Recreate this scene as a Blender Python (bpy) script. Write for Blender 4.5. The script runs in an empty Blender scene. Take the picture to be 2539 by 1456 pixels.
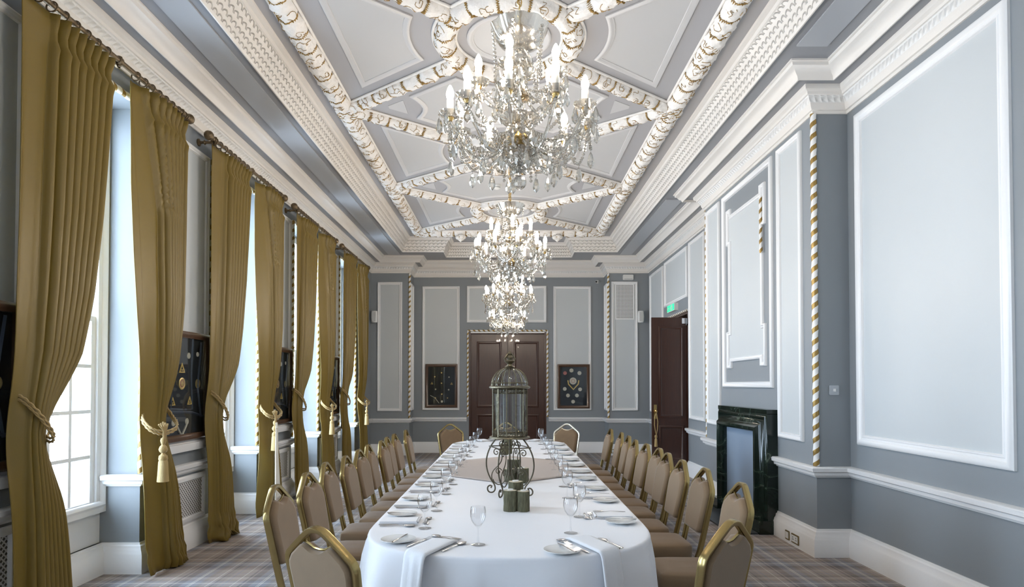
import bpy, bmesh, math, random
from mathutils import Vector, Matrix
PI = math.pi
scene = bpy.context.scene
C = scene.collection
rnd = random.Random(7)

# ------------------------------------------------------------------ mesh builder
class MB:
    def __init__(s):
        s.v = []; s.f = []; s.m = []; s.uv = []; s.sm = []
    def face(s, idx, mi=0, uv=None, sm=True):
        s.f.append(tuple(idx)); s.m.append(mi); s.uv.append(uv); s.sm.append(sm)
    def box(s, x0, x1, y0, y1, z0, z1, mi=0):
        b = len(s.v)
        s.v += [(x0,y0,z0),(x1,y0,z0),(x1,y1,z0),(x0,y1,z0),(x0,y0,z1),(x1,y0,z1),(x1,y1,z1),(x0,y1,z1)]
        for q in ((0,3,2,1),(4,5,6,7),(0,1,5,4),(1,2,6,5),(2,3,7,6),(3,0,4,7)):
            s.face([b+i for i in q], mi, None, False)
    def obox(s, c, dx, dy, dz, rot=None, mi=0):
        b = len(s.v); r = rot or Matrix.Identity(3)
        for q in ((-1,-1,-1),(1,-1,-1),(1,1,-1),(-1,1,-1),(-1,-1,1),(1,-1,1),(1,1,1),(-1,1,1)):
            s.v.append(tuple(Vector(c) + r @ Vector((q[0]*dx/2, q[1]*dy/2, q[2]*dz/2))))
        for q in ((0,3,2,1),(4,5,6,7),(0,1,5,4),(1,2,6,5),(2,3,7,6),(3,0,4,7)):
            s.face([b+i for i in q], mi, None, False)
    def grid(s, P, closed_u=False, closed_v=False, mi=0, mif=None, uvf=None, sm=True):
        # P[j][i] points
        nv = len(P); nu = len(P[0]); b = len(s.v)
        for row in P:
            for p in row: s.v.append(tuple(p))
        for j in range(nv if closed_v else nv-1):
            for i in range(nu if closed_u else nu-1):
                i2 = (i+1) % nu; j2 = (j+1) % nv
                uv = [uvf(i,j), uvf(i+1,j), uvf(i+1,j+1), uvf(i,j+1)] if uvf else None
                s.face((b+j*nu+i, b+j*nu+i2, b+j2*nu+i2, b+j2*nu+i), mif(i,j) if mif else mi, uv, sm)
    def lathe(s, prof, n=16, c=(0,0,0), mi=0, scal=None, sm=True, rot=None, arc=None):
        P = []
        for (r, z) in prof:
            row = []
            for i in range(n):
                a = 2*PI*i/n
                rr = r*(scal(a, z) if scal else 1)
                p = Vector((rr*math.cos(a), rr*math.sin(a), z))
                if rot: p = rot @ p
                row.append((c[0]+p[0], c[1]+p[1], c[2]+p[2]))
            P.append(row)
        s.grid(P, closed_u=True, mi=mi, sm=sm)
    def tube(s, pts, r, n=8, closed=False, mi=0, prof=None, up=None, caps=True, sm=True):
        pts = [Vector(p) for p in pts]; N = len(pts)
        R = r if isinstance(r, (list, tuple)) else [r]*N
        tang = []
        for i in range(N):
            a = pts[(i-1) % N] if (closed or i > 0) else pts[i]
            b = pts[(i+1) % N] if (closed or i < N-1) else pts[i]
            t = (b-a); tang.append(t.normalized() if t.length > 1e-9 else Vector((0,0,1)))
        u = Vector(up) if up else (Vector((0,0,1)) if abs(tang[0].z) < .9 else Vector((1,0,0)))
        P = []; L = 0
        pr = prof or [(math.cos(2*PI*k/n), math.sin(2*PI*k/n)) for k in range(n)]
        prev = None; Ls = []
        for i in range(N):
            t = tang[i]
            if up is None and prev is not None: u = prev
            side = t.cross(u)
            if side.length < 1e-6: side = t.cross(Vector((1,0,0)))
            side.normalize(); w = side.cross(t).normalized(); prev = w
            if i: L += (pts[i]-pts[i-1]).length
            Ls.append(L)
            P.append([pts[i] + side*(a*R[i]) + w*(b_*R[i]) for a, b_ in pr])
        if closed: Ls.append(L + (pts[0]-pts[-1]).length)
        b = len(s.v); k = len(pr)
        s.grid(P, closed_u=True, closed_v=closed, mi=mi, uvf=lambda i,j: (i/k, Ls[min(j, len(Ls)-1)]), sm=sm)
        if caps and not closed:
            s.face([b+i for i in range(k)][::-1], mi, None, False)
            s.face([b+(N-1)*k+i for i in range(k)], mi, None, False)
    def sweep(s, path, prof, mapf, closed=False, mi=0, caps=True, sm=False, mif=None):
        N = len(path); P = []; L = 0; Ls = []
        V = [Vector((p[0], p[1])) for p in path]
        def nrm(a, b):
            d = (b-a).normalized(); return Vector((-d.y, d.x))
        for i in range(N):
            if closed or 0 < i < N-1:
                n0 = nrm(V[i-1], V[i]); n1 = nrm(V[i], V[(i+1) % N]); m = (n0+n1)/(1+n0.dot(n1))
            elif i == 0: m = nrm(V[0], V[1])
            else: m = nrm(V[-2], V[-1])
            if i: L += (V[i]-V[i-1]).length
            Ls.append(L)
            P.append([mapf(V[i].x+m.x*o, V[i].y+m.y*o, p) for o, p in prof])
        if closed: Ls.append(L + (V[0]-V[-1]).length)
        pv = [0]
        for k in range(1, len(prof)): pv.append(pv[-1] + math.hypot(prof[k][0]-prof[k-1][0], prof[k][1]-prof[k-1][1]))
        b = len(s.v); k = len(prof)
        s.grid(P, closed_v=closed, mi=mi, uvf=lambda i,j: (Ls[min(j, len(Ls)-1)], pv[i]), sm=sm, mif=mif)
        if caps and not closed:
            s.face([b+i for i in range(k)], mi, None, False)
            s.face([b+(N-1)*k+i for i in range(k)][::-1], mi, None, False)
    def poly(s, pts, mi=0):
        b = len(s.v); s.v += [tuple(p) for p in pts]; s.face(range(b, b+len(pts)), mi, None, False)
    def prism(s, pts2, mapf, h0, h1, mi=0):
        n = len(pts2); b = len(s.v)
        s.v += [tuple(mapf(a, c, h0)) for a, c in pts2] + [tuple(mapf(a, c, h1)) for a, c in pts2]
        s.face([b+i for i in range(n)][::-1], mi, None, False); s.face([b+n+i for i in range(n)], mi, None, False)
        for i in range(n): s.face((b+i, b+(i+1) % n, b+n+(i+1) % n, b+n+i), mi, None, False)
    def mesh(s, name, mats, angle=40, fix=True):
        me = bpy.data.meshes.new(name)
        me.from_pydata(s.v, [], s.f)
        mats = mats if isinstance(mats, (list, tuple)) else [mats]
        for m in mats: me.materials.append(m)
        me.polygons.foreach_set('material_index', s.m)
        me.polygons.foreach_set('use_smooth', s.sm)
        if any(u is not None for u in s.uv):
            ul = me.uv_layers.new(name='UVMap'); buf = []
            for f, u in zip(s.f, s.uv):
                for k in range(len(f)): buf += list(u[k]) if u else [0.0, 0.0]
            ul.data.foreach_set('uv', buf)
        if fix:
            bm = bmesh.new(); bm.from_mesh(me); bmesh.ops.recalc_face_normals(bm, faces=bm.faces); bm.to_mesh(me); bm.free()
        me.update()
        try: me.set_sharp_from_angle(angle=math.radians(angle))
        except Exception: pass
        return me
    def build(s, name, mats, parent=None, angle=40, fix=True):
        o = bpy.data.objects.new(name, s.mesh(name, mats, angle, fix)); C.objects.link(o)
        if parent: o.parent = parent
        return o

def tag(o, label=None, cat=None, group=None, kind=None):
    if label: o['label'] = label
    if cat: o['category'] = cat
    if group: o['group'] = group
    if kind: o['kind'] = kind
    return o
def thing(name, label, cat, loc=(0,0,0), rz=0, group=None):
    o = bpy.data.objects.new(name, None); C.objects.link(o); o.location = loc; o.rotation_euler = (0,0,rz)
    o.empty_display_size = .05
    return tag(o, label, cat, group)
def struct(name, mb, mats, parent=None, angle=40, label=None):
    o = mb.build(name, mats, parent, angle)
    if not parent: o['kind'] = 'structure'
    if label: o['label'] = label
    return o
trim_i = [0]
def trim(mb, mats, label, parent=None, angle=40):
    trim_i[0] += 1
    return struct('trim_%d' % trim_i[0], mb, mats, parent, angle, label)
KIDS = {}
def dup(root, loc=None, rz=None, label=None, group=None, cat=None):
    if root.name not in KIDS: KIDS[root.name] = [(c, list(c.children)) for c in root.children]
    r = root.copy(); C.objects.link(r)
    if loc is not None: r.location = loc
    if rz is not None: r.rotation_euler = (0,0,rz)
    if label: r['label'] = label
    if group: r['group'] = group
    if cat: r['category'] = cat
    for ch, gs in KIDS[root.name]:
        c = ch.copy(); C.objects.link(c); c.parent = r
        for g in gs:
            d = g.copy(); C.objects.link(d); d.parent = c
    return r
def instances(proto, places, group):
    """places: list of (loc, rz, label)"""
    for i, (loc, rz, label) in enumerate(places):
        if i == 0:
            # delay moving prototype until copies done
            continue
        dup(proto, loc, rz, label, group)
    loc, rz, label = places[0]
    proto.location = loc; proto.rotation_euler = (0,0,rz); proto['label'] = label; proto['group'] = group
ORD = ['nearest','second','third','fourth','fifth','sixth','seventh','eighth','ninth','tenth','eleventh','twelfth']

# ------------------------------------------------------------------ materials
def new_mat(name):
    m = bpy.data.materials.new(name); m.use_nodes = True
    nt = m.node_tree; b = nt.nodes['Principled BSDF']; return m, nt, b
def mat(name, col, rough=.5, metal=0, bump=0, bscale=60, var=0, vscale=4, sheen=0, coat=0, stretch=None, spec=None):
    m, nt, b = new_mat(name); N = nt.nodes; L = nt.links
    b.inputs['Base Color'].default_value = (*col, 1); b.inputs['Roughness'].default_value = rough; b.inputs['Metallic'].default_value = metal
    if spec is not None: b.inputs['Specular IOR Level'].default_value = spec
    if sheen:
        b.inputs['Sheen Weight'].default_value = sheen; b.inputs['Sheen Roughness'].default_value = .4
    if coat: b.inputs['Coat Weight'].default_value = coat
    if bump or var:
        tc = N.new('ShaderNodeTexCoord'); mp = N.new('ShaderNodeMapping'); L.new(tc.outputs['Object'], mp.inputs[0])
        if stretch: mp.inputs['Scale'].default_value = stretch
    if bump:
        n = N.new('ShaderNodeTexNoise'); n.inputs['Scale'].default_value = bscale; n.inputs['Detail'].default_value = 4; L.new(mp.outputs[0], n.inputs['Vector'])
        bp = N.new('ShaderNodeBump'); bp.inputs['Strength'].default_value = bump; bp.inputs['Distance'].default_value = .01
        L.new(n.outputs['Fac'], bp.inputs['Height']); L.new(bp.outputs[0], b.inputs['Normal'])
    if var:
        n = N.new('ShaderNodeTexNoise'); n.inputs['Scale'].default_value = vscale; n.inputs['Detail'].default_value = 5; L.new(mp.outputs[0], n.inputs['Vector'])
        mx = N.new('ShaderNodeMix'); mx.data_type = 'RGBA'
        mx.inputs[6].default_value = (*[c*(1-var) for c in col], 1); mx.inputs[7].default_value = (*[min(1, c*(1+var)) for c in col], 1)
        L.new(n.outputs['Fac'], mx.inputs[0]); L.new(mx.outputs[2], b.inputs['Base Color'])
    return m
def emis(name, col, st):
    m, nt, b = new_mat(name); b.inputs['Base Color'].default_value = (*col, 1)
    b.inputs['Emission Color'].default_value = (*col, 1); b.inputs['Emission Strength'].default_value = st; return m
def math_node(nt, op, a, b=None):
    n = nt.nodes.new('ShaderNodeMath'); n.operation = op
    for i, x in enumerate((a, b)):
        if x is None: continue
        if isinstance(x, (int, float)): n.inputs[i].default_value = x
        else: nt.links.new(x, n.inputs[i])
    return n.outputs[0]

GREY = (.25, .272, .290); PANEL = (.57, .60, .612)
WALL = mat('wall_paint_grey', GREY, .55, bump=.08, bscale=300, var=.03, vscale=2)
PAN = mat('panel_paint_pale', PANEL, .5, bump=.05, bscale=300, var=.02, vscale=2)
WHITE = mat('gloss_white_paint', (.83, .83, .83), .3, bump=.05, bscale=40)
CREAM = mat('ceiling_moulding_paint', (.78, .745, .70), .45, bump=.08, bscale=60)
CEIL = mat('ceiling_paint_grey', (.40, .395, .405), .55)
CEILP = mat('ceiling_panel_paint', (.54, .535, .53), .5)
SOFF = mat('soffit_paint', (.27, .28, .30), .35)
SOFFP = mat('soffit_panel_paint', (.40, .42, .45), .3)
GOLD = mat('gilding', (.38, .235, .07), .42, metal=.6, bump=.3, bscale=120)
PLAST = mat('plaster_white', (.86, .83, .79), .5, bump=.55, bscale=45, var=.06, vscale=30)
BRASS = mat('brass', (.72, .50, .20), .25, metal=1)
ROD = mat('antique_bronze', (.16, .115, .065), .4, metal=.6, bump=.4, bscale=80, var=.5, vscale=60)
CHAIRM = mat('satin_gold_metal', (.38, .285, .12), .26, metal=.95, var=.1, vscale=20)
CHAIRP = mat('pale_gold_metal', (.80, .74, .60), .3, metal=.8)
FAB = mat('taupe_velvet', (.215, .142, .080), .85, sheen=.35, bump=.25, bscale=500, var=.12, vscale=14)
STEEL = mat('stainless_steel', (.72, .73, .76), .18, metal=1)
CHINA = mat('white_china', (.85, .85, .83), .12, coat=.5)
IRON = mat('bronze_iron', (.10, .085, .06), .38, metal=.8, bump=.3, bscale=100, var=.5, vscale=40)
ANTB = mat('antique_brass', (.17, .145, .095), .32, metal=.85, bump=.3, bscale=90, var=.5, vscale=50)
BARK = mat('bark', (.12, .115, .07), .95, bump=1.0, bscale=110, var=.75, vscale=90, stretch=(1, 1, .25))
CUTW = mat('cut_wood_end', (.62, .55, .42), .8, var=.15, vscale=60)
MAHOG = mat('mahogany', (.052, .018, .010), .3, bump=.1, bscale=60, var=.35, vscale=10, stretch=(6, 6, .5), coat=.2)
FRAMEW = mat('frame_wood', (.085, .042, .022), .3, var=.4, vscale=12, stretch=(4, 4, .6), coat=.3)
NAVY = mat('navy_backing', (.012, .017, .022), .8)
NAVYL = mat('blue_ribbon_cloth', (.07, .09, .12), .8)
DARK = mat('dark_void', (.012, .012, .012), .9)
PLASTIC = mat('white_plastic', (.75, .75, .73), .4)
LINEN = mat('napkin_linen', (.80, .80, .82), .8, bump=.2, bscale=300, sheen=.2)
TAN = mat('tan_cloth', (.50, .43, .385), .85, bump=.2, bscale=400)
ROPEM = mat('gold_cord', (.42, .29, .11), .6, bump=.5, bscale=200, sheen=.4)
IVORY = mat('candle_tube_ivory', (.80, .78, .70), .4)
HEARTH = mat('slate_hearth', (.035, .042, .048), .35, var=.4, vscale=8)
BULB = emis('glowing_bulb', (1, .87, .72), 205)
GREENE = emis('green_sign_light', (.02, .70, .3), .6)

def cloth_mat():
    m, nt, b = new_mat('white_tablecloth'); b.inputs['Base Color'].default_value = (.82, .82, .845, 1); b.inputs['Roughness'].default_value = .75
    b.inputs['Sheen Weight'].default_value = .2
    tc = nt.nodes.new('ShaderNodeTexCoord'); n = nt.nodes.new('ShaderNodeTexNoise'); n.inputs['Scale'].default_value = 2.2; n.inputs['Detail'].default_value = 3
    nt.links.new(tc.outputs['Object'], n.inputs['Vector'])
    bp = nt.nodes.new('ShaderNodeBump'); bp.inputs['Strength'].default_value = .35; bp.inputs['Distance'].default_value = .03
    nt.links.new(n.outputs['Fac'], bp.inputs['Height']); nt.links.new(bp.outputs[0], b.inputs['Normal']); return m
CLOTH = cloth_mat()

def curtain_mat():
    m, nt, b = new_mat('olive_gold_satin'); N = nt.nodes; L = nt.links
    b.inputs['Base Color'].default_value = (.195, .130, .022, 1); b.inputs['Roughness'].default_value = .40
    b.inputs['Sheen Weight'].default_value = .12; b.inputs['Sheen Roughness'].default_value = .35
    b.inputs['Sheen Tint'].default_value = (.9, .75, .4, 1)
    tc = N.new('ShaderNodeTexCoord'); n = N.new('ShaderNodeTexNoise'); n.inputs['Scale'].default_value = 350; L.new(tc.outputs['Object'], n.inputs['Vector'])
    bp = N.new('ShaderNodeBump'); bp.inputs['Strength'].default_value = .15; bp.inputs['Distance'].default_value = .004
    L.new(n.outputs['Fac'], bp.inputs['Height']); L.new(bp.outputs[0], b.inputs['Normal'])
    tr = N.new('ShaderNodeBsdfTranslucent'); tr.inputs['Color'].default_value = (.55, .42, .16, 1)
    mx = N.new('ShaderNodeMixShader'); mx.inputs[0].default_value = .09
    L.new(b.outputs[0], mx.inputs[1]); L.new(tr.outputs[0], mx.inputs[2]); L.new(mx.outputs[0], N['Material Output'].inputs[0]); return m
CURT = curtain_mat()
LINING = mat('cream_lining', (.78, .77, .70), .8)

def thin_glass(name, tint=(1,1,1), boost=1.0, ior=1.45):
    m, nt, b = new_mat(name); N = nt.nodes; L = nt.links; N.remove(b)
    t = N.new('ShaderNodeBsdfTransparent'); t.inputs[0].default_value = (*tint, 1)
    g = N.new('ShaderNodeBsdfGlossy'); g.inputs['Roughness'].default_value = .02
    fr = N.new('ShaderNodeLayerWeight'); fr.inputs['Blend'].default_value = .5
    k = math_node(nt, 'MINIMUM', math_node(nt, 'MULTIPLY', math_node(nt, 'ADD', math_node(nt, 'POWER', fr.outputs['Facing'], 4.0), (ior-1)**2/(ior+1)**2), boost), 1.0)
    mx = N.new('ShaderNodeMixShader'); L.new(k, mx.inputs[0]); L.new(t.outputs[0], mx.inputs[1]); L.new(g.outputs[0], mx.inputs[2])
    L.new(mx.outputs[0], N['Material Output'].inputs[0]); return m
PANE = thin_glass('window_pane_glass', (.98, .99, 1), .8)
TABLEG = thin_glass('drinking_glass', (.985, .988, .992), 1.5)
CASEG = thin_glass('case_glass', (.95, .96, .97), .9)
LANTG = thin_glass('lantern_glass', (.88, .91, .92), 1.8, 1.6)
def crystal_mat():
    m, nt, b = new_mat('cut_crystal'); N = nt.nodes; L = nt.links; N.remove(b)
    t = N.new('ShaderNodeBsdfTransparent'); t.inputs[0].default_value = (.96, .95, .93, 1)
    g = N.new('ShaderNodeBsdfGlass'); g.inputs['IOR'].default_value = 1.6; g.inputs['Roughness'].default_value = .0; g.inputs['Color'].default_value = (1, .985, .96, 1)
    gl = N.new('ShaderNodeBsdfGlossy'); gl.inputs['Roughness'].default_value = .08; gl.inputs['Color'].default_value = (1, .97, .9, 1)
    a = N.new('ShaderNodeMixShader'); a.inputs[0].default_value = .42; L.new(g.outputs[0], a.inputs[1]); L.new(gl.outputs[0], a.inputs[2])
    mx = N.new('ShaderNodeMixShader'); mx.inputs[0].default_value = .78; L.new(t.outputs[0], mx.inputs[1]); L.new(a.outputs[0], mx.inputs[2])
    L.new(mx.outputs[0], N['Material Output'].inputs[0]); return m
CRYS = crystal_mat()

def stripe_mat():   # white and gilt barley-twist
    m, nt, b = new_mat('white_gold_rope'); N = nt.nodes; L = nt.links
    uv = N.new('ShaderNodeUVMap'); sp = N.new('ShaderNodeSeparateXYZ'); L.new(uv.outputs[0], sp.inputs[0])
    a = math_node(nt, 'MULTIPLY', sp.outputs[1], 1/.107); a2 = math_node(nt, 'ADD', a, sp.outputs[0]); fr = math_node(nt, 'FRACT', a2)
    g = math_node(nt, 'GREATER_THAN', fr, .57)
    mx = N.new('ShaderNodeMix'); mx.data_type = 'RGBA'; mx.inputs[6].default_value = (.85, .84, .82, 1); mx.inputs[7].default_value = (.36, .23, .07, 1)
    L.new(g, mx.inputs[0]); L.new(mx.outputs[2], b.inputs['Base Color'])
    L.new(math_node(nt, 'MULTIPLY', g, .6), b.inputs['Metallic']); b.inputs['Roughness'].default_value = .4
    return m
STRIPE = stripe_mat()

def carpet_mat():
    m, nt, b = new_mat('tartan_carpet'); N = nt.nodes; L = nt.links
    b.inputs['Roughness'].default_value = .95; b.inputs['Specular IOR Level'].default_value = .15
    tc = N.new('ShaderNodeTexCoord'); sp = N.new('ShaderNodeSeparateXYZ'); L.new(tc.outputs['Object'], sp.inputs[0])
    def ramp(src, per, off):
        a = math_node(nt, 'FRACT', math_node(nt, 'ADD', math_node(nt, 'MULTIPLY', src, 1/per), off))
        r = N.new('ShaderNodeValToRGB'); r.color_ramp.interpolation = 'CONSTANT'; L.new(a, r.inputs[0]); cr = r.color_ramp
        T = (.225, .178, .150); D = (.105, .088, .088); B = (.155, .158, .182); W = (.46, .41, .36); G = (.17, .142, .122)
        st = [(0, T), (.10, W), (.113, T), (.20, D), (.235, T), (.262, D), (.36, G), (.375, B), (.47, W), (.483, B), (.50, W), (.513, B), (.60, G), (.66, T), (.74, W), (.752, T), (.80, D), (.825, G), (.90, T), (.955, B), (.975, T)]
        while len(cr.elements) < len(st): cr.elements.new(.5)
        for e, (p, c) in zip(cr.elements, st): e.position = p; e.color = (*c, 1)
        return r.outputs[0]
    rx = ramp(sp.outputs[0], .52, .1); ry = ramp(sp.outputs[1], .52, .35)
    mx = N.new('ShaderNodeMix'); mx.data_type = 'RGBA'; mx.inputs[0].default_value = .5; L.new(rx, mx.inputs[6]); L.new(ry, mx.inputs[7])
    n = N.new('ShaderNodeTexNoise'); n.inputs['Scale'].default_value = 220; L.new(tc.outputs['Object'], n.inputs['Vector'])
    m2 = N.new('ShaderNodeMix'); m2.data_type = 'RGBA'; m2.blend_type = 'OVERLAY'; m2.inputs[0].default_value = .35
    L.new(mx.outputs[2], m2.inputs[6]); L.new(n.outputs['Color'], m2.inputs[7])
    hs = N.new('ShaderNodeHueSaturation'); hs.inputs['Saturation'].default_value = .8; hs.inputs['Value'].default_value = CARPV; L.new(m2.outputs[2], hs.inputs['Color']); L.new(hs.outputs[0], b.inputs['Base Color'])
    bp = N.new('ShaderNodeBump'); bp.inputs['Strength'].default_value = .5; bp.inputs['Distance'].default_value = .005
    L.new(n.outputs['Fac'], bp.inputs['Height']); L.new(bp.outputs[0], b.inputs['Normal']); return m
CARPV = 1.5
CARPET = carpet_mat()

def marble_mat():
    m, nt, b = new_mat('dark_green_marble'); N = nt.nodes; L = nt.links
    b.inputs['Roughness'].default_value = .14
    tc = N.new('ShaderNodeTexCoord'); n = N.new('ShaderNodeTexNoise'); n.inputs['Scale'].default_value = 2.6; n.inputs['Detail'].default_value = 10; n.inputs['Distortion'].default_value = 1.2
    L.new(tc.outputs['Object'], n.inputs['Vector'])
    r = N.new('ShaderNodeValToRGB'); cr = r.color_ramp
    st = [(0, (.004, .008, .006)), (.43, (.007, .015, .011)), (.494, (.015, .028, .02)), (.5, (.10, .13, .10)), (.506, (.012, .025, .018)), (.6, (.006, .013, .010)), (1, (.015, .03, .022))]
    while len(cr.elements) < len(st): cr.elements.new(.5)
    for e, (p, c) in zip(cr.elements, st): e.position = p; e.color = (*c, 1)
    L.new(n.outputs['Fac'], r.inputs[0]); L.new(r.outputs[0], b.inputs['Base Color']); return m
MARB = marble_mat()

def relief_mat(name, col, kind):
    """paint over a run of repeated plaster relief (scale pattern or egg-and-dart), bump only"""
    m, nt, b = new_mat(name); N = nt.nodes; L = nt.links
    b.inputs['Base Color'].default_value = (*col, 1); b.inputs['Roughness'].default_value = .45
    uv = N.new('ShaderNodeUVMap'); sp = N.new('ShaderNodeSeparateXYZ'); L.new(uv.outputs[0], sp.inputs[0])
    if kind == 'scale':
        pu, pv = .085, .065
        rowf = math_node(nt, 'MULTIPLY', sp.outputs[1], 1/pv)
        row = math_node(nt, 'FLOOR', rowf); half = math_node(nt, 'MULTIPLY', math_node(nt, 'MODULO', row, 2), .5)
        u = math_node(nt, 'SUBTRACT', math_node(nt, 'FRACT', math_node(nt, 'ADD', math_node(nt, 'MULTIPLY', sp.outputs[0], 1/pu), half)), .5)
        v = math_node(nt, 'SUBTRACT', math_node(nt, 'FRACT', rowf), .1)
        d = math_node(nt, 'SQRT', math_node(nt, 'ADD', math_node(nt, 'MULTIPLY', u, u), math_node(nt, 'MULTIPLY', v, v)))
        ring = math_node(nt, 'ABSOLUTE', math_node(nt, 'SUBTRACT', d, .40))
        h = math_node(nt, 'SUBTRACT', 1, math_node(nt, 'MINIMUM', math_node(nt, 'MULTIPLY', ring, 9), 1))
        dist = .012
    else:
        u = math_node(nt, 'ABSOLUTE', math_node(nt, 'SINE', math_node(nt, 'MULTIPLY', sp.outputs[0], PI/.055)))
        v = math_node(nt, 'ABSOLUTE', math_node(nt, 'SINE', math_node(nt, 'MULTIPLY', sp.outputs[1], PI/.05)))
        h = math_node(nt, 'MULTIPLY', u, v); dist = .012
    bp = N.new('ShaderNodeBump'); bp.inputs['Strength'].default_value = 1; bp.inputs['Distance'].default_value = dist
    L.new(h, bp.inputs['Height']); L.new(bp.outputs[0], b.inputs['Normal']); return m
SCALE = relief_mat('scale_relief_paint', (.78, .74, .69), 'scale')
EGG = relief_mat('egg_relief_paint', (.83, .82, .80), 'egg')

def vent_mat(per, sx=.5, dark=(.02,.02,.02)):
    m, nt, b = new_mat('perforated_white_metal'); N = nt.nodes; L = nt.links
    tc = N.new('ShaderNodeTexCoord'); sp = N.new('ShaderNodeSeparateXYZ'); L.new(tc.outputs['Object'], sp.inputs[0])
    a = math_node(nt, 'ADD', sp.outputs[0], sp.outputs[1]) if sx == 1 else sp.outputs[1]
    if sx == 1:
        u = math_node(nt, 'ABSOLUTE', math_node(nt, 'SUBTRACT', math_node(nt, 'FRACT', math_node(nt, 'MULTIPLY', sp.outputs[0], 1/per)), .5))
        v = math_node(nt, 'ABSOLUTE', math_node(nt, 'SUBTRACT', math_node(nt, 'FRACT', math_node(nt, 'MULTIPLY', sp.outputs[2], 1/per)), .5))
        hole = math_node(nt, 'MULTIPLY', math_node(nt, 'LESS_THAN', u, .27), math_node(nt, 'LESS_THAN', v, .27))
    else:
        p = math_node(nt, 'MULTIPLY', math_node(nt, 'ADD', sp.outputs[1], sp.outputs[2]), 1/per)
        q = math_node(nt, 'MULTIPLY', math_node(nt, 'SUBTRACT', sp.outputs[1], sp.outputs[2]), 1/per)
        u = math_node(nt, 'ABSOLUTE', math_node(nt, 'SUBTRACT', math_node(nt, 'FRACT', p), .5)); v = math_node(nt, 'ABSOLUTE', math_node(nt, 'SUBTRACT', math_node(nt, 'FRACT', q), .5))
        hole = math_node(nt, 'MULTIPLY', math_node(nt, 'LESS_THAN', u, .31), math_node(nt, 'LESS_THAN', v, .31))
    mx = N.new('ShaderNodeMix'); mx.data_type = 'RGBA'; mx.inputs[6].default_value = (.78, .78, .77, 1); mx.inputs[7].default_value = (*dark, 1)
    L.new(hole, mx.inputs[0]); L.new(mx.outputs[2], b.inputs['Base Color']); b.inputs['Roughness'].default_value = .5; return m
VENTB = vent_mat(.030, 1); VENTR = vent_mat(.036, .5, (.10, .09, .08))

# ------------------------------------------------------------------ room shell
XL, XR, XB = -2.96, 3.0, 2.70            # left wall, right wall, chimney breast face
YB, YP, XP = 13.9, 13.38, 2.13           # back recess, back piers, pier inner edge
YN = -1.6                                # wall behind the camera
BR0, BR1 = 5.5, 8.55                     # chimney breast
ZC = 4.46
WC = [4.45+2.32*k for k in (-2, -1, 0, 1, 2, 3)]      # window centres
HW = .58; XW = -3.28; WT = 3.74           # half width, glazing plane, head of opening
DY0, DY1, DZ = 10.47, 11.85, 2.74        # side doorway

fl = MB(); fl.box(-3.6, 3.5, YN-.2, 14.3, -.1, 0); struct('floor', fl, CARPET)
ce = MB(); ce.box(-3.6, 3.5, YN-.2, 14.3, ZC, ZC+.15); struct('ceiling', ce, CEIL)
w = MB(); y = YN-.2
for c in WC:
    w.box(-3.6, XL, y, c-HW, 0, ZC); w.box(-3.6, XL, c-HW, c+HW, WT, ZC); w.box(-3.6, XW-.02, c-HW, c+HW, 0, .50); y = c+HW
w.box(-3.6, XL, y, 14.3, 0, ZC); struct('wall_left', w, WALL)
w = MB(); w.box(XR, 3.5, YN-.2, DY0, 0, ZC); w.box(XR, 3.5, DY0, DY1, DZ, ZC); w.box(XR, 3.5, DY1, 14.3, 0, ZC)
w.box(3.38, 3.5, DY0, DY1, 0, DZ)
w.box(XB, XR, BR0, BR1, 0, ZC)
struct('wall_right', w, WALL)
w = MB(); w.box(-3.6, -.89, YB, 14.3, 0, ZC); w.box(.83, 3.5, YB, 14.3, 0, ZC); w.box(-.89, .83, YB, 14.3, 2.68, ZC); w.box(-.89, .83, 14.1, 14.3, 0, 2.68)
w.box(XL, -XP, YP, YB, 0, ZC); w.box(XP, XR, YP, YB, 0, ZC); struct('wall_back', w, WALL)
w = MB(); w.box(-3.6, 3.5, YN-.2, YN, 0, ZC); struct('wall_front', w, PAN)

flat = lambda a, b, p: (a, b, p)
Lf = lambda a, b, p: (XL+p, a, b)
Rf = lambda a, b, p: (XR-p, a, b)
Brf = lambda a, b, p: (XB-p, a, b)
Bf = lambda a, b, p: (a, YB-p, b)
Pf = lambda a, b, p: (a, YP-p, b)

# upper room outline, counter-clockwise seen from above -> left normal points inwards
ROOM = [(XL, YN), (XR, YN), (XR, BR0), (XB, BR0), (XB, BR1), (XR, BR1), (XR, YP), (XP, YP), (XP, YB), (-XP, YB), (-XP, YP), (XL, YP)]
ROOMC = [(XL, YN), (XR, YN), (XR, YP), (XP, YP), (XP, YB), (-XP, YB), (-XP, YP), (XL, YP)]
m = MB()
m.sweep(ROOM, [(0, 3.90), (.014, 3.90), (.016, 3.925), (.03, 3.93), (.045, 3.96), (.05, 3.985)], flat, True)
m.sweep(ROOM, [(.05, 3.985), (.058, 3.992), (.085, 4.035)], flat, True, mi=1)
m.sweep(ROOM, [(.085, 4.035), (.095, 4.04), (.10, 4.06), (.125, 4.075), (.13, 4.10), (.13, 4.115)], flat, True)
trim(m, [CREAM, EGG], 'white egg and dart cornice around the top of the walls')
m = MB(); m.sweep(ROOM, [(.0, 4.115), (.25, 4.115), (.25, 4.14)], flat, True); trim(m, SOFF, 'narrow grey band above the cornice')
m = MB(); m.sweep(ROOM, [(.235, 4.13), (.235, 4.09), (.25, 4.085), (.262, 4.115), (.285, 4.13), (.31, 4.165), (.33, 4.175), (.335, 4.20), (.35, 4.205), (.35, 4.225)], flat, True)
trim(m, CREAM, 'plain cream stepped moulding inside the cornice')
m = MB(); m.sweep(ROOMC, [(.25, 4.22), (.82, 4.22), (.82, 4.24)], flat, True); trim(m, SOFF, 'flat grey soffit between the ceiling mouldings')
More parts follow.
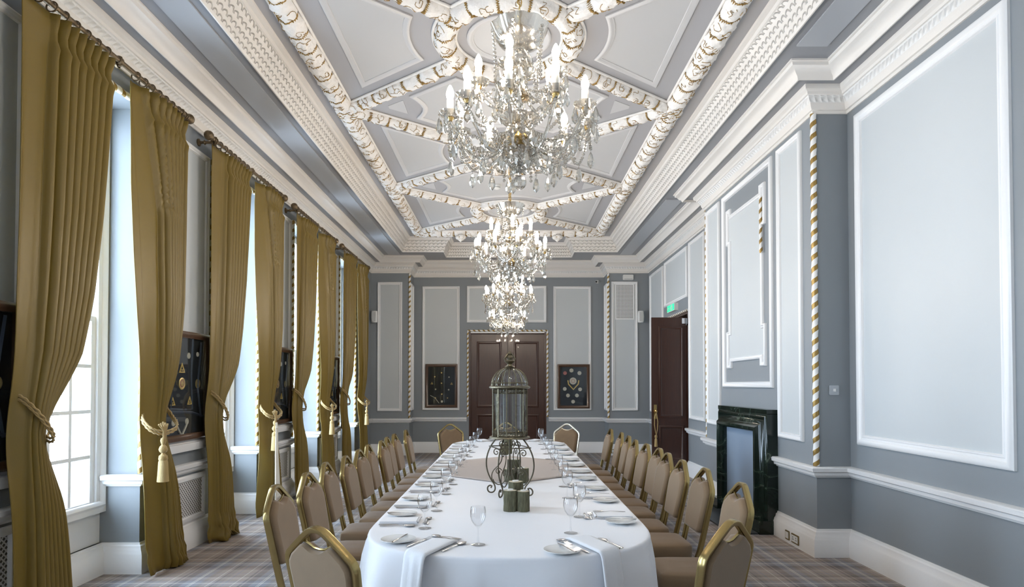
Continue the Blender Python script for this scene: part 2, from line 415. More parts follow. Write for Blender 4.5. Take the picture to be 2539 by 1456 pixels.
m = MB()
m.box(XL+.455, XL+.70, YN+.5, YP-.45, 4.208, 4.222); m.box(XR-.70, XR-.455, YN+.5, 4.95, 4.208, 4.222); m.box(XR-.70, XR-.455, 9.1, YP-.45, 4.208, 4.222)
m.box(-1.9, 1.9, YN+.45, YN+.7, 4.208, 4.222)
trim(m, SOFFP, 'paler grey sunk strips in the soffit')
m = MB()
m.sweep(ROOMC, [(.80, 4.24), (.80, 4.185), (.815, 4.18), (.825, 4.20)], flat, True)
m.sweep(ROOMC, [(.825, 4.20), (.845, 4.27), (.88, 4.34), (.93, 4.40)], flat, True, mi=1, sm=True)
m.sweep(ROOMC, [(.93, 4.40), (.945, 4.405), (.955, 4.43), (.99, 4.44), (1.0, 4.475)], flat, True)
trim(m, [CREAM, SCALE], 'cream carved cove with a fish scale relief')

# wall panel mouldings ----------------------------------------------------
FR = [(0, 0), (0, .018), (.008, .030), (.020, .034), (.030, .028), (.036, .018), (.046, .016), (.050, .022), (.056, .022), (.060, .012), (.062, 0)]
def wall_panel(fn, a0, a1, b0, b1, label, fill=PAN, poly=None, wd=1.0, rope=None):
    mb = MB(); path = poly or [(a0, b0), (a1, b0), (a1, b1), (a0, b1)]
    mb.sweep(path, [(o*wd, p) for o, p in FR], fn, True)
    o = trim(mb, WHITE, label)
    if fill:
        f = MB()
        V = [Vector(p) for p in path]; n = len(V); ins = []
        for i in range(n):
            d0 = (V[i]-V[i-1]).normalized(); d1 = (V[(i+1) % n]-V[i]).normalized()
            n0 = Vector((-d0.y, d0.x)); n1 = Vector((-d1.y, d1.x)); mm = (n0+n1)/(1+n0.dot(n1)); ins.append(V[i]+mm*.05*wd)
        f.prism([(q.x, q.y) for q in ins], fn, 0, .004); f.build('panel_field', fill, o)
    return o
wall_panel(Rf, 3.70, 5.36, .99, 3.83, 'large white moulded panel frame on the right wall nearest the viewer', wd=1.45)
wall_panel(Rf, 1.7, 3.56, .99, 3.83, 'moulded panel frame cut off by the right edge of the photo', wd=1.45)
wall_panel(Rf, YN+.3, 1.5, .99, 3.83, 'moulded panel frame on the right wall behind the viewer', wd=1.45)
wall_panel(Brf, 5.72, 6.23, .98, 3.85, 'narrow panel frame right of the fireplace', wd=.95)
wall_panel(Brf, 7.95, 8.46, .98, 3.85, 'narrow panel frame left of the fireplace', wd=.95)
wall_panel(Brf, 6.36, 7.83, 1.47, 3.85, 'large moulded frame above the fireplace', fill=None, wd=1.1)
e = .13
p = [(6.53+e, 1.70), (6.53+e, 1.78), (7.67-e, 1.78), (7.67-e, 1.70), (7.67, 1.70), (7.67, 2.15), (7.60, 2.15), (7.60, 3.2), (7.67, 3.2), (7.67, 3.64), (7.67-e, 3.64), (7.67-e, 3.56), (6.53+e, 3.56), (6.53+e, 3.64), (6.53, 3.64), (6.53, 3.2), (6.60, 3.2), (6.60, 2.15), (6.53, 2.15), (6.53, 1.70)]
wall_panel(Brf, 0, 0, 0, 0, 'eared inner panel frame above the fireplace', poly=p, wd=.75)
wall_panel(Rf, 9.52, 10.34, .94, 3.86, 'panel frame between chimney breast and open door')
wall_panel(Rf, 10.46, 11.96, 2.98, 3.84, 'panel frame over the side doorway')
wall_panel(Rf, 12.1, 13.2, .94, 3.82, 'panel frame in the far right corner')
wall_panel(Bf, -1.93, -1.10, .94, 3.70, 'tall back wall panel frame left of the double door')
wall_panel(Bf, .99, 1.83, .94, 3.70, 'tall back wall panel frame right of the double door')
wall_panel(Bf, -.94, .835, 2.89, 3.71, 'wide panel frame above the double door')
wall_panel(Pf, -2.82, -2.29, .94, 3.71, 'narrow panel frame on the back left pier')
wall_panel(Pf, 2.20, 2.76, .95, 3.72, 'narrow panel frame on the back right pier')
wall_panel(lambda a, b, p: (-XP+p, a, b), YP+.1, YB-.1, .95, 3.70, 'slim panel frame on the side of the back left pier')
wall_panel(lambda a, b, p: (XP-p, a, b), YP+.1, YB-.1, .95, 3.70, 'slim panel frame on the side of the back right pier')
pn = ['first', 'second', 'third', 'fourth', 'fifth']
for k in range(5):
    a0 = WC[k]+HW+.09; a1 = WC[k+1]-HW-.09
    wall_panel(Lf, a0, a1, .955, 3.73, '%s window pier panel frame counted from the viewer\'s end' % pn[k], wd=.9)

# chair rails and baseboards
RAIL = [(0, .69), (.015, .69), (.022, .705), (.04, .71), (.045, .735), (.065, .745), (.07, .775), (.055, .785), (0, .785)]
BASE = [(0, 0), (.05, 0), (.05, .15), (.045, .158), (.042, .175), (.03, .19), (.025, .215), (.012, .225), (.010, .24), (0, .24)]
FY0, FY1 = 6.29, 7.75
def runs(prof, paths, label, name=None):
    mb = MB()
    for q in paths: mb.sweep(q, prof, flat, False)
    if name: return struct(name, mb, WHITE, label=label)
    return trim(mb, WHITE, label)
rp = [[(XR, YN), (XR, BR0), (XB, BR0), (XB, FY0)], [(XB, FY1), (XB, BR1), (XR, BR1), (XR, DY0-.02)], [(XR, DY1+.02), (XR, YP), (XP, YP), (XP, YB), (.88, YB)]]
runs(RAIL, rp[:2], 'white chair rail along the right wall'); runs(RAIL, [rp[2]], 'white chair rail at the far right')
runs(BASE, rp[:2], 'tall white baseboard along the right wall', 'baseboard_right'); 
lp = [(-.94, YB), (-XP, YB), (-XP, YP), (XL, YP)]
for c in reversed(WC): lp += [(XL, c+HW), (XW+.02, c+HW), (XW+.02, c-HW), (XL, c-HW)]
lp += [(XL, YN)]
runs(BASE, [lp], 'white baseboard stepping in and out of the window bays', 'baseboard_left')
runs(BASE, [rp[2]], 'white baseboard on the back right', 'baseboard_back')
lr = [(XL, YP)]; paths = []
cur = [(-.94, YB), (-XP, YB), (-XP, YP), (XL, YP)]
for c in reversed(WC):
    cur += [(XL, c+HW), (XW+.04, c+HW)]; paths.append(cur); cur = [(XW+.04, c-HW), (XL, c-HW)]
cur += [(XL, YN)]; paths.append(cur)
runs(RAIL, paths, 'white chair rail along the window wall and back left')

# barley twist rope mouldings
def rope(paths, label, r=.021):
    mb = MB()
    for q in paths:
        pts = []
        for i in range(len(q)-1):
            a = Vector(q[i]); b = Vector(q[i+1]); n = max(2, int((b-a).length/.0268))
            for k in range(n): pts.append(a+(b-a)*k/n)
        pts.append(Vector(q[-1])); L = [0]
        for i in range(1, len(pts)): L.append(L[-1]+(pts[i]-pts[i-1]).length)
        R = [r*(1+.10*math.sin(2*PI*l/.107)) for l in L]
        mb.tube(pts, R, 10)
    return trim(mb, STRIPE, label)
rope([[(XB-.005, BR0-.005, .79), (XB-.005, BR0-.005, 3.90)]], 'white and gold twisted rope moulding on the near chimney breast corner', .026)
rope([[(XB+.016, BR1+.012, .79), (XB+.016, BR1+.012, 3.90)]], 'twisted rope moulding on the far chimney breast corner', .022)
rope([[(-XP-.0, YP-.005, .79), (-XP, YP-.005, 3.90)]], 'twisted rope moulding on the back left pier corner', .024)
rope([[(XP, YP-.005, .79), (XP, YP-.005, 3.90)]], 'twisted rope moulding on the back right pier corner', .024)
rope([[(-.915, YB-.01, .79), (-.915, YB-.01, 2.71), (.855, YB-.01, 2.71), (.855, YB-.01, .79)]], 'twisted rope moulding around the double door')
rope([[(XR-.005, DY0-.02, DZ+.02), (XR-.005, DY1+.02, DZ+.02), (XR-.005, DY1+.02, 0)]], 'twisted rope moulding around the side doorway')
for k, c in enumerate(WC):
    rope([[(XL+.005, c-HW, .79), (XL+.005, c-HW, WT), (XL+.005, c+HW, WT), (XL+.005, c+HW, .79)]], 'twisted rope moulding around the %s window bay from the camera end' % ORD[k], .024)
mb = MB(); mb.tube([(XB-.03, 6.60, 2.9+i*.02) for i in range(31)], [.014*(1+.35*abs(math.sin(i*.8))) for i in range(31)], 8); trim(mb, STRIPE, 'short leftover piece of rope moulding on the overmantel panel')

# ------------------------------------------------------------------ windows
def window(k, c):
    f = MB(); y0, y1 = c-HW, c+HW
    f.box(XW-.10, XW+.03, y0, y0+.09, .50, WT); f.box(XW-.10, XW+.03, y1-.09, y1, .50, WT); f.box(XW-.10, XW+.03, y0+.09, y1-.09, WT-.09, WT)
    f.box(XW-.12, XW+.05, y0, y1, .49, .53)
    f.sweep([(y0, WT), (y0, .53), (y1, .53), (y1, WT)], [(.0, 0), (0, .02), (.02, .03), (.04, .02), (.05, 0)], lambda a, b, p: (XW+.03+p, a, b))
    o = struct('window_%d' % (k+1), f, WHITE)
    for (z0, z1, dx, nm) in ((.53, 2.04, 0, 'lower_sash'), (2.01, WT-.09, -.05, 'upper_sash')):
        s = MB(); a0, a1 = y0+.09, y1-.09; x0, x1 = XW-.035+dx, XW+.01+dx
        s.box(x0, x1, a0, a0+.05, z0, z1); s.box(x0, x1, a1-.05, a1, z0, z1)
        s.box(x0, x1, a0+.05, a1-.05, z0, z0+.055); s.box(x0, x1, a0+.05, a1-.05, z1-.04, z1)
        bw = (a1-a0-.1)/4; bh = (z1-z0-.095)/4
        for i in range(1, 4): s.box(x0+.008, x1-.004, a0+.05+bw*i-.015, a0+.05+bw*i+.015, z0+.055, z1-.04)
        for i in range(1, 4): s.box(x0+.009, x1-.003, a0+.05, a1-.05, z0+.055+bh*i-.014, z0+.055+bh*i+.014)
        q = s.build(nm, WHITE, o)
        g = MB(); g.poly([(x0+.015, a0+.05, z0+.055), (x0+.015, a1-.05, z0+.055), (x0+.015, a1-.05, z1-.04), (x0+.015, a0+.05, z1-.04)])
        g.build('pane', PANE, q, fix=False)
    h = MB(); h.box(XW+.01, XW+.035, y1-.32, y1-.26, 2.04, 2.06); h.tube([(XW+.02, y1-.29, 2.05), (XW+.05, y1-.27, 2.07), (XW+.03, y1-.24, 2.05)], .008, 6); h.build('sash_catch', BRASS, o)
    h = MB(); h.tube([(XW+.0, y1-.075, 2.1+.0), (XW+.0, y1-.075, WT-.1)], .006, 6); h.build('sash_chain', STEEL, o)
    h = MB(); h.sweep([(y0+.0, .53), (y0, .24), (y1, .24), (y1, .53)], [(.05, 0), (.05, .012), (.075, .0)], lambda a, b, p: (XW-.02+p, a, b)); h.box(XW-.02, XW+.0, y0, y1, .24, .50); h.build('apron_panel', WHITE, o)
    return o
for k, c in enumerate(WC): window(k, c)

# ------------------------------------------------------------------ doors
def door_leaf(w_, h, panels):
    """leaf in local x(0..w) z(0..h), thickness y -.022...022"""
    mb = MB(); mb.box(0, w_, -.022, .022, .008, h)
    pr = [(0, 0), (0, .016), (.012, .022), (.03, .020), (.04, .008), (.055, .004), (.055, .0)]
    for (a0, a1, b0, b1) in panels:
        for sg in (-1, 1):
            fn = (lambda a, b, p: (a, .022*sg+sg*p, b)); mb.sweep([(a0, b0), (a1, b0), (a1, b1), (a0, b1)], pr, fn, True)
    return mb
t = MB(); t.box(-.89, -.85, YB+.0, YB+.16, 0, 2.68); t.box(.79, .83, YB, YB+.16, 0, 2.68); t.box(-.85, .79, YB, YB+.16, 2.64, 2.68)
t.box(-.85, .79, YB-.018, YB+.0, 2.66, 2.685, 1)
d1 = struct('door_1', t, [MAHOG, WHITE])
for x0 in (-.85, -.028):
    w_ = .816; lf = door_leaf(w_, 2.63, [(.13, w_-.13, 1.0, 2.47), (.13, w_-.13, .25, .85)]); o = lf.build('door_leaf', MAHOG, d1); o.location = (x0+.003, YB+.07, 0)
t = MB(); t.box(XR+.0, XR+.25, DY0, DY0+.035, 0, DZ); t.box(XR, XR+.25, DY1-.035, DY1, 0, DZ); t.box(XR, XR+.25, DY0+.035, DY1-.035, DZ-.04, DZ)
d2 = struct('door_2', t, MAHOG)
lf = door_leaf(.655, 2.64, [(.12, .54, .95, 2.49), (.12, .54, .22, .82)]); o = lf.build('door_leaf', MAHOG, d2); o.location = (XR+.06, DY0+.075, 0); o.rotation_euler = (0, 0, PI)
h = MB(); h.tube([(.60, .022, 1.05), (.60, .06, 1.05)], .008, 8); h.lathe([(0, -.03), (.02, -.02), (.028, 0), (.02, .02), (0, .028)], 12, (.60, .075, 1.05)); h.box(.575, .625, .021, .028, .93, 1.17); h.build('handle', BRASS, o)
h = MB(); h.box(.07, .16, .024, .085, 2.53, 2.62); h.box(.085, .10, .03, .10, 2.50, 2.53); h.build('door_closer', STEEL, o)
lf = door_leaf(.655, 2.64, [(.12, .54, .95, 2.49), (.12, .54, .22, .82)]); o = lf.build('door_leaf', MAHOG, d2); o.location = (XR+.17, DY1-.04, 0); o.rotation_euler = (0, 0, -PI/2)

# ------------------------------------------------------------------ ceiling plasterwork
JX = 1.70; SP = 2.64; YM0 = 0.0; YE = 11.98
CY = [YM0+SP*k for k in range(5)]
def dens(path, ds, closed=False):
    out = []; q = list(path)+([path[0]] if closed else [])
    for i in range(len(q)-1):
        a = Vector(q[i]); b = Vector(q[i+1]); n = max(1, round((b-a).length/ds))
        for k in range(n): out.append(a+(b-a)*k/n)
    if not closed: out.append(Vector(q[-1]))
    return out
def garland(path, label, r=.082, closed=False, seed=0, ds=.014, extra=None):
    R = random.Random(seed); P = dens(path, ds, closed); n = len(P); NP = 17
    L = [0]
    for i in range(1, n): L.append(L[-1]+(P[i]-P[i-1]).length)
    T = []
    for i in range(n):
        a = P[(i-3) % n] if closed else P[max(0, i-3)]; b = P[(i+3) % n] if closed else P[min(n-1, i+3)]
        T.append((b-a).normalized())
    per = .235; nb = max(1, round(L[-1]/per)); per = L[-1]/nb; ph = [[R.random()*6.28 for _ in range(4)] for _ in range(nb+2)]
    kind = [R.randrange(3) for _ in range(nb+2)]
    def rad(l, f):
        q = l/per; k = int(q); t = q-k; a = ph[k]
        env = .74+.30*math.sin(PI*t)**.6
        if kind[k] == 0: lob = .10*math.sin(5*f*1.3+a[0])*math.sin(2*PI*t*2+a[1])
        elif kind[k] == 1: lob = .13*abs(math.sin(3.2*f+a[0]))*math.sin(PI*t*3+a[2]+f)-.04
        else: lob = .11*math.cos(9*f+6*t)*math.sin(PI*t)
        zz = abs(((l + .012*math.sin(6*f) - per*.02) / per + .5) % 1 - .5)*per
        band = .10*max(0, 1-zz/.02)
        return r*(env+lob+band+.03*math.sin(l*160+f*5)), zz
    def pt(i, f, rr):
        t = T[i]; s = Vector((-t.y, t.x, 0)).normalized()
        return P[i] + s*(math.cos(f)*rr*1.05) + Vector((0, 0, -math.sin(f)*rr*1.05))
    G = []; Z = []
    for i in range(n):
        row = []; zr = []
        for j in range(NP):
            f = -.12+(PI+.24)*j/(NP-1); rr, zz = rad(L[i], f); row.append(pt(i, f, rr)); zr.append(zz)
        G.append(row); Z.append(zr)
    mb = MB(); mb.grid(G, closed_v=closed)
    # gilt scroll lines
    def pl(pts):
        Q = []
        for l, f in pts:
            l = l % L[-1] if closed else min(max(l, .01), L[-1]-.01)
            i = min(n-1, int(l/L[-1]*(n-1))); rr, zz = rad(l, f); Q.append(pt(i, f, rr+.002))
        Q2 = [Q[0]]
        for q in Q[1:]:
            if (q-Q2[-1]).length > .004: Q2.append(q)
        if len(Q2) > 2: mb.tube(Q2, .0027, 3, mi=1, caps=False)
    for b in range(nb+(0 if closed else 1)):
        Q = []
        for q in range(29):
            f = .12+(PI-.24)*q/28; l = b*per+(.010 if q % 2 else -.010)+.006*math.sin(2*f)
            l = l % L[-1] if closed else min(max(l, .012), L[-1]-.012); rr, zz = rad(l, f); i = min(n-1, int(l/L[-1]*(n-1))); Q.append(pt(i, f, rr+.001))
        mb.tube(Q, .0075, 5, mi=1, caps=False)
    for b in range(nb):
        for q in range(3):
            lc = (b+.25+.5*R.random())*per; fc = .45+2.25*R.random(); kd = R.randrange(3); sc = .028+.02*R.random(); th = R.random()*6.28
            if kd == 0: pts = [(sc*math.cos(a), sc*1.0*math.sin(a)) for a in [x*.5 for x in range(0, 11)]]
            elif kd == 1: pts = [(sc*(1-a/9)*math.cos(a), sc*(1-a/9)*math.sin(a)) for a in [x*.55 for x in range(0, 13)]]
            else: pts = [(x*.008-.03, sc*.6*math.sin(x*.9)) for x in range(0, 9)]
            pl([(lc+x*math.cos(th)-y_*math.sin(th), fc+(x*math.sin(th)+y_*math.cos(th))/r) for x, y_ in pts])
    if extra: extra(mb)
    # plain plaster fillet either side against the ceiling
    for sg in (-1, 1):
        A = [P[i]+Vector((-T[i].y, T[i].x, 0)).normalized()*sg*(r+.012) for i in range(0, n, 3 if closed else max(1, n//2-1))]
        mb.tube(A, .014, 6, closed=closed, caps=False)
    return trim(mb, [PLAST, GOLD], label, angle=180)
zc = ZC-.012
garland([(-JX-.05, YN+1.3, zc), (-JX-.05, YE, zc)], 'gilded fruit and leaf garland along the left of the ceiling', .09, seed=1)
garland([(JX+.05, YN+1.3, zc), (JX+.05, YE, zc)], 'gilded fruit and leaf garland along the right of the ceiling', .09, seed=2)
def corbels(mb):
    for x in (-.93, .93):
        for i in range(5):
            mb.lathe([(0, .045), (.05, .03), (.062, 0), (.045, -.035), (0, -.05)], 10, (x+.05*math.cos(i*1.26), YE-.01+.05*math.sin(i*1.26), zc-.10-.015*(i % 2)))
        mb.lathe([(0, .05), (.06, .02), (.05, -.03), (0, -.07)], 10, (x, YE, zc-.13)); 
        mb.tube([(x+.07*math.cos(a), YE-.03+.07*math.sin(a), zc-.12) for a in [k*.5 for k in range(13)]], .007, 5, mi=1)
garland([(-JX-.05, YE, zc), (JX+.05, YE, zc)], 'gilded garland closing the far end of the ceiling pattern', .09, seed=3, extra=corbels)
RC = .55
NM = ['behind the viewer', 'above the nearest chandelier', 'above the second chandelier', 'above the third chandelier', 'above the farthest chandelier']
for k, cy_ in enumerate(CY):
    garland([(RC*math.cos(a), cy_+RC*math.sin(a), zc) for a in [2*PI*i/48 for i in range(48)]], 'gilded plaster ring garland %s' % NM[k], .085, True, seed=10+k)
    for sx in (-1, 1):
        for sy in (-1, 1):
            J = Vector((sx*JX, cy_+sy*SP/2, zc)); c0 = Vector((0, cy_, zc)); d = (J-c0).normalized()
            if k == 4 and sy == 1: J.y = YE-.1; d = (J-c0).normalized()
            garland([c0+d*(RC+.06), J], 'diagonal gilded garland, %s %s arm %s' % ('right' if sx > 0 else 'left', 'far' if sy > 0 else 'near', NM[k]), .072, seed=30+k*4+sx+2*sy)
# leaf clusters where garlands meet
for k in range(6):
    for sx in (-1, 1):
        yy = CY[0]-SP/2+SP*k
        if k == 5: yy = YE-.05
        mb = MB()
        for i in range(7):
            a = i*2*PI/7; mb.lathe([(0, .05), (.045, .035), (.055, 0), (.035, -.03), (0, -.045)], 8, (sx*(JX+.02)+.075*math.cos(a), yy+.075*math.sin(a), zc-.05))
            mb.tube([(sx*(JX+.02)+.075*math.cos(a)+.03*math.cos(b), yy+.075*math.sin(a)+.03*math.sin(b), zc-.088) for b in [x*.7 for x in range(8)]], .0035, 4, mi=1)
        mb.lathe([(0, .05), (.08, .02), (.07, -.05), (0, -.08)], 10, (sx*(JX+.02), yy, zc-.02))
        trim(mb, [PLAST, GOLD], 'gilt leaf cluster at %s garland junction %s' % ('right' if sx > 0 else 'left', ORD[k]), angle=180)
# moulded ceiling fields
CP = [(0, 0), (.0, .014), (.012, .022), (.03, .022), (.042, .012), (.055, .010), (.06, 0)]
cdn = lambda a, b, p: (a, b, ZC-p)
def ccw(q):
    A = sum(q[i][0]*q[(i+1) % len(q)][1]-q[(i+1) % len(q)][0]*q[i][1] for i in range(len(q)))
    return q if A > 0 else q[::-1]
def ceil_field(poly, label, mould=True):
    poly = ccw(poly); mb = MB()
    if mould: mb.sweep(poly, CP, cdn, True)
    mb.prism(poly if not mould else poly, cdn, 0, .004, 1); trim(mb, [CREAM2, CEILP], label)
CREAM2 = mat('ceiling_moulding_grey_white', (.60, .59, .585), .5)
def inter(p, d, c, r):     # ray-circle intersection nearest to p
    f = p-c; b = f.dot(d); cc = f.dot(f)-r*r; q = b*b-cc
    return p+d*(-b-math.sqrt(q))
hl = math.hypot(JX, SP/2); ux, uy = JX/hl, SP/2/hl        # direction centre->junction
def arc(c, r, a0, a1, n=10): return [(c[0]+r*math.cos(a0+(a1-a0)*i/n), c[1]+r*math.sin(a0+(a1-a0)*i/n)) for i in range(n+1)]
g = .21
for k, cy_ in enumerate(CY):
    for sx in (-1, 1):
        # side triangle: lines offset g from diagonals, and from side garland
        xo = JX-.24; c0 = Vector((0, cy_))
        # lower boundary line of upper diagonal: points c + t*u + g*n (towards y=cy)
        yo = lambda x: x*uy/ux - g/ux      # |y-cy| at given |x|
        r = .84
        # intersection with circle
        x = .3
        for _ in range(60): x = math.sqrt(max(1e-6, r*r-max(0, yo(x))**2))
        a = math.atan2(max(0, yo(x)), x)
        A = arc((0, 0), r, a, -a, 10)
        pts = [(x, y_) for x, y_ in A] + [(xo, -yo(xo)), (xo, yo(xo))]
        ceil_field([(sx*px, cy_+py) for px, py in pts], '%s side ceiling field %s' % ('right' if sx > 0 else 'left', NM[k]))
    c = [(.36*math.cos(a), cy_+.36*math.sin(a)) for a in [2*PI*i/32 for i in range(32)]]
    ceil_field(c, 'round ceiling field %s' % NM[k])
    if k < 4:
        ym = cy_+SP/2; r = .84
        # diamond between circles
        pts = []
        def yl(x): return (JX-x)*uy/ux - g/ux     # half height of inset rhombus from ym (positive)
        # concave cut by circle centre (0,-SP/2) radius r
        x = .5
        for _ in range(80):
            yv = -yl(x); 
            x = x + .1*(math.sqrt(max(1e-6, r*r-(yv+SP/2)**2)) - x)
        a = math.atan2(-yl(x)+SP/2, x)
        low = arc((0, -SP/2), r, PI-a, a, 12)
        xe = 1.02
        right = [(xe, -yl(xe))] + [(xe-.10*math.sin(PI*t/6), -yl(xe)+2*yl(xe)*t/6) for t in range(1, 6)] + [(xe, yl(xe))]
        up = [(px, -py) for px, py in low][::-1]
        left = [(-px, -py) for px, py in right]
        pts = low+right+up+left
        ceil_field([(px, ym+py) for px, py in pts], 'wide ceiling field beyond the ring %s' % NM[k])
        for sx in (-1, 1):
            q = [(1.12, -yl(1.12)*.9), (1.12+.06, 0), (1.12, yl(1.12)*.9), (1.20, yl(1.2)*.9), (1.33, 0), (1.20, -yl(1.2)*.9)]
            q = [(1.10, -yl(1.10)*.8), (1.10, yl(1.10)*.8), (1.28, .03), (1.28, -.03)]
            ceil_field([(sx*px, ym+py) for px, py in q], 'small %s ceiling field beyond the ring %s' % ('right' if sx > 0 else 'left', NM[k]), mould=False)

# ------------------------------------------------------------------ curtains, poles, tiebacks
def lerp(tab, z):
    tab = sorted(tab)
    if z <= tab[0][0]: return tab[0][1]
    for i in range(len(tab)-1):
        if z <= tab[i+1][0]:
            t = (z-tab[i][0])/(tab[i+1][0]-tab[i][0]); t = t*t*(3-2*t) if 0 else t
            return tab[i][1]+(tab[i+1][1]-tab[i][1])*t
    return tab[-1][1]
CEN = 4.45
NEAR = ([(0, -.90), (3.8, -.90)], [(0, -.46), (.25, -.50), (.76, -.56), (1.1, -.63), (1.22, -.645), (1.4, -.58), (1.7, -.42), (2.1, -.32), (2.6, -.24), (3.3, -.17), (3.8, -.12)])
FAR = ([(0, .43), (.73, .405), (1.15, .43), (1.3, .41), (1.6, .34), (2.0, .28), (2.5, .22), (3.0, .18), (3.8, .17)], [(0, .98), (.3, .88), (.75, .80), (1.15, .735), (1.3, .745), (1.6, .80), (2.2, .88), (3.8, .92)])
def curtain(c, near, seed, label, puddle=0, lining=False, flare=0):
    R = random.Random(seed); E0, E1 = NEAR if near else FAR; zt = 3.775; zk = 1.18
    nu, nv = 150, 70; NF = 8; ph = R.random()*.4
    P = []
    zs = [zt-(zt-0.012)*(j/(nv-1)) for j in range(nv)]
    jit = [R.uniform(-.6, .6) for _ in range(20)]
    for z in zs:
        y0 = c+lerp(E0, z); y1 = c+lerp(E1, z); row = []
        if flare and z < 1.0: y0 -= flare*(1-z/1.0)**1.2
        tk = math.exp(-((z-zk)/.33)**2)                        # tie gather
        pin = math.exp(-((z-(zt-.13))/.06)**2)
        amp = .052*(1-.55*tk) * (1-.45*pin); amp *= (.75 if z > zt-.1 else 1)
        bx = -2.80 - .02*tk
        for i in range(nu):
            u = i/(nu-1); uu = u if near else 1-u             # uu=0 at the pier side
            # wide flat leading section then tight folds
            NFF = 7
            flat_ = .30 if near else .0
            ur = uu if near else u; fl_ = flat_ if near else .42-.25*max(0, (z-2.9)/.8)
            s_ = ur/fl_*.5/NF if ur < fl_ else (.5+(ur-fl_)/(1-fl_)*(NF-.5))/NF
            fold = NF*s_+ph+.04*math.sin(z*2+seed)
            if near: a_ = amp*(.35 if uu < .28 else min(1, .35+(uu-.28)*5))
            else: a_ = amp*(.30 if u < fl_ else min(1, .30+(u-fl_)*6))
            wv = math.cos(2*PI*fold); wv = math.copysign(abs(wv)**.7, wv)
            sharp = .18*math.cos(4*PI*fold)*(1-pin)
            x = bx + a_*(wv+sharp)
            y_ = y0+(y1-y0)*u + (a_*.35*math.sin(2*PI*fold))
            if not near: x += .05*math.sin(PI*min(1, u*1.1))*(1-tk) - .03
            x += .07*tk*math.sin(PI*u) - .03*tk
            if z > zt-.26:                                    # pinch pleat heads
                k2 = abs(((fold % 1)+.5) % 1-.5); x += .018*max(0, 1-k2*7)*(1-pin)
            if puddle and z < .28:
                q = 1-z/.28; x += puddle*(.5*q*math.sin(9*u+jit[3]*3)+.35*q*math.sin(23*u+z*40)*math.sin(z*50)+.4*q); y_ += puddle*.6*q*math.sin(z*45+u*9)
            elif z < .15:
                q = 1-z/.15; x += .012*q*math.sin(17*u+jit[2]*5)+.02*q
            x = max(x, XL+.022 if z < 3.9 else x)
            row.append((x, y_, z))
        P.append(row)
    t = thing('curtain', label, 'curtain', (-2.80, c+(-.5 if near else .6), 0), 0, 'olive gold curtains at the tall windows')
    off = Vector(t.location)
    front = [[Vector(p)-off for p in r] for r in P]
    mb = MB(); mb.grid(front)
    # thickness: lining side
    o = mb.build('drape', CURT, t, angle=80, fix=False)
    so = o.modifiers.new('thickness', 'SOLIDIFY'); so.thickness = .006; so.offset = 0
    if near or lining:
        pass
    if lining:   # pale lining turned outwards along the leading edge low down
        lb = MB(); G = []
        for j in range(24):
            z = .02+1.05*j/23; q = 1-j/23; y0 = c+lerp(E0, z)-flare*max(0, (1-z))**1.2
            row = []
            for i in range(14):
                u = i/13; row.append(Vector((-2.665+.02*math.sin(u*9+z*3)*(q*.8+.2)+.05*q, y0-.03+(.05+.17*q)*u, z))-off)
            G.append(row)
        lb.grid(G); lo = lb.build('lining', LINING, t, angle=80, fix=False); lo['label'] = 'pale cream lining turned out'
        so = lo.modifiers.new('thickness', 'SOLIDIFY'); so.thickness = .004
    return t, zt
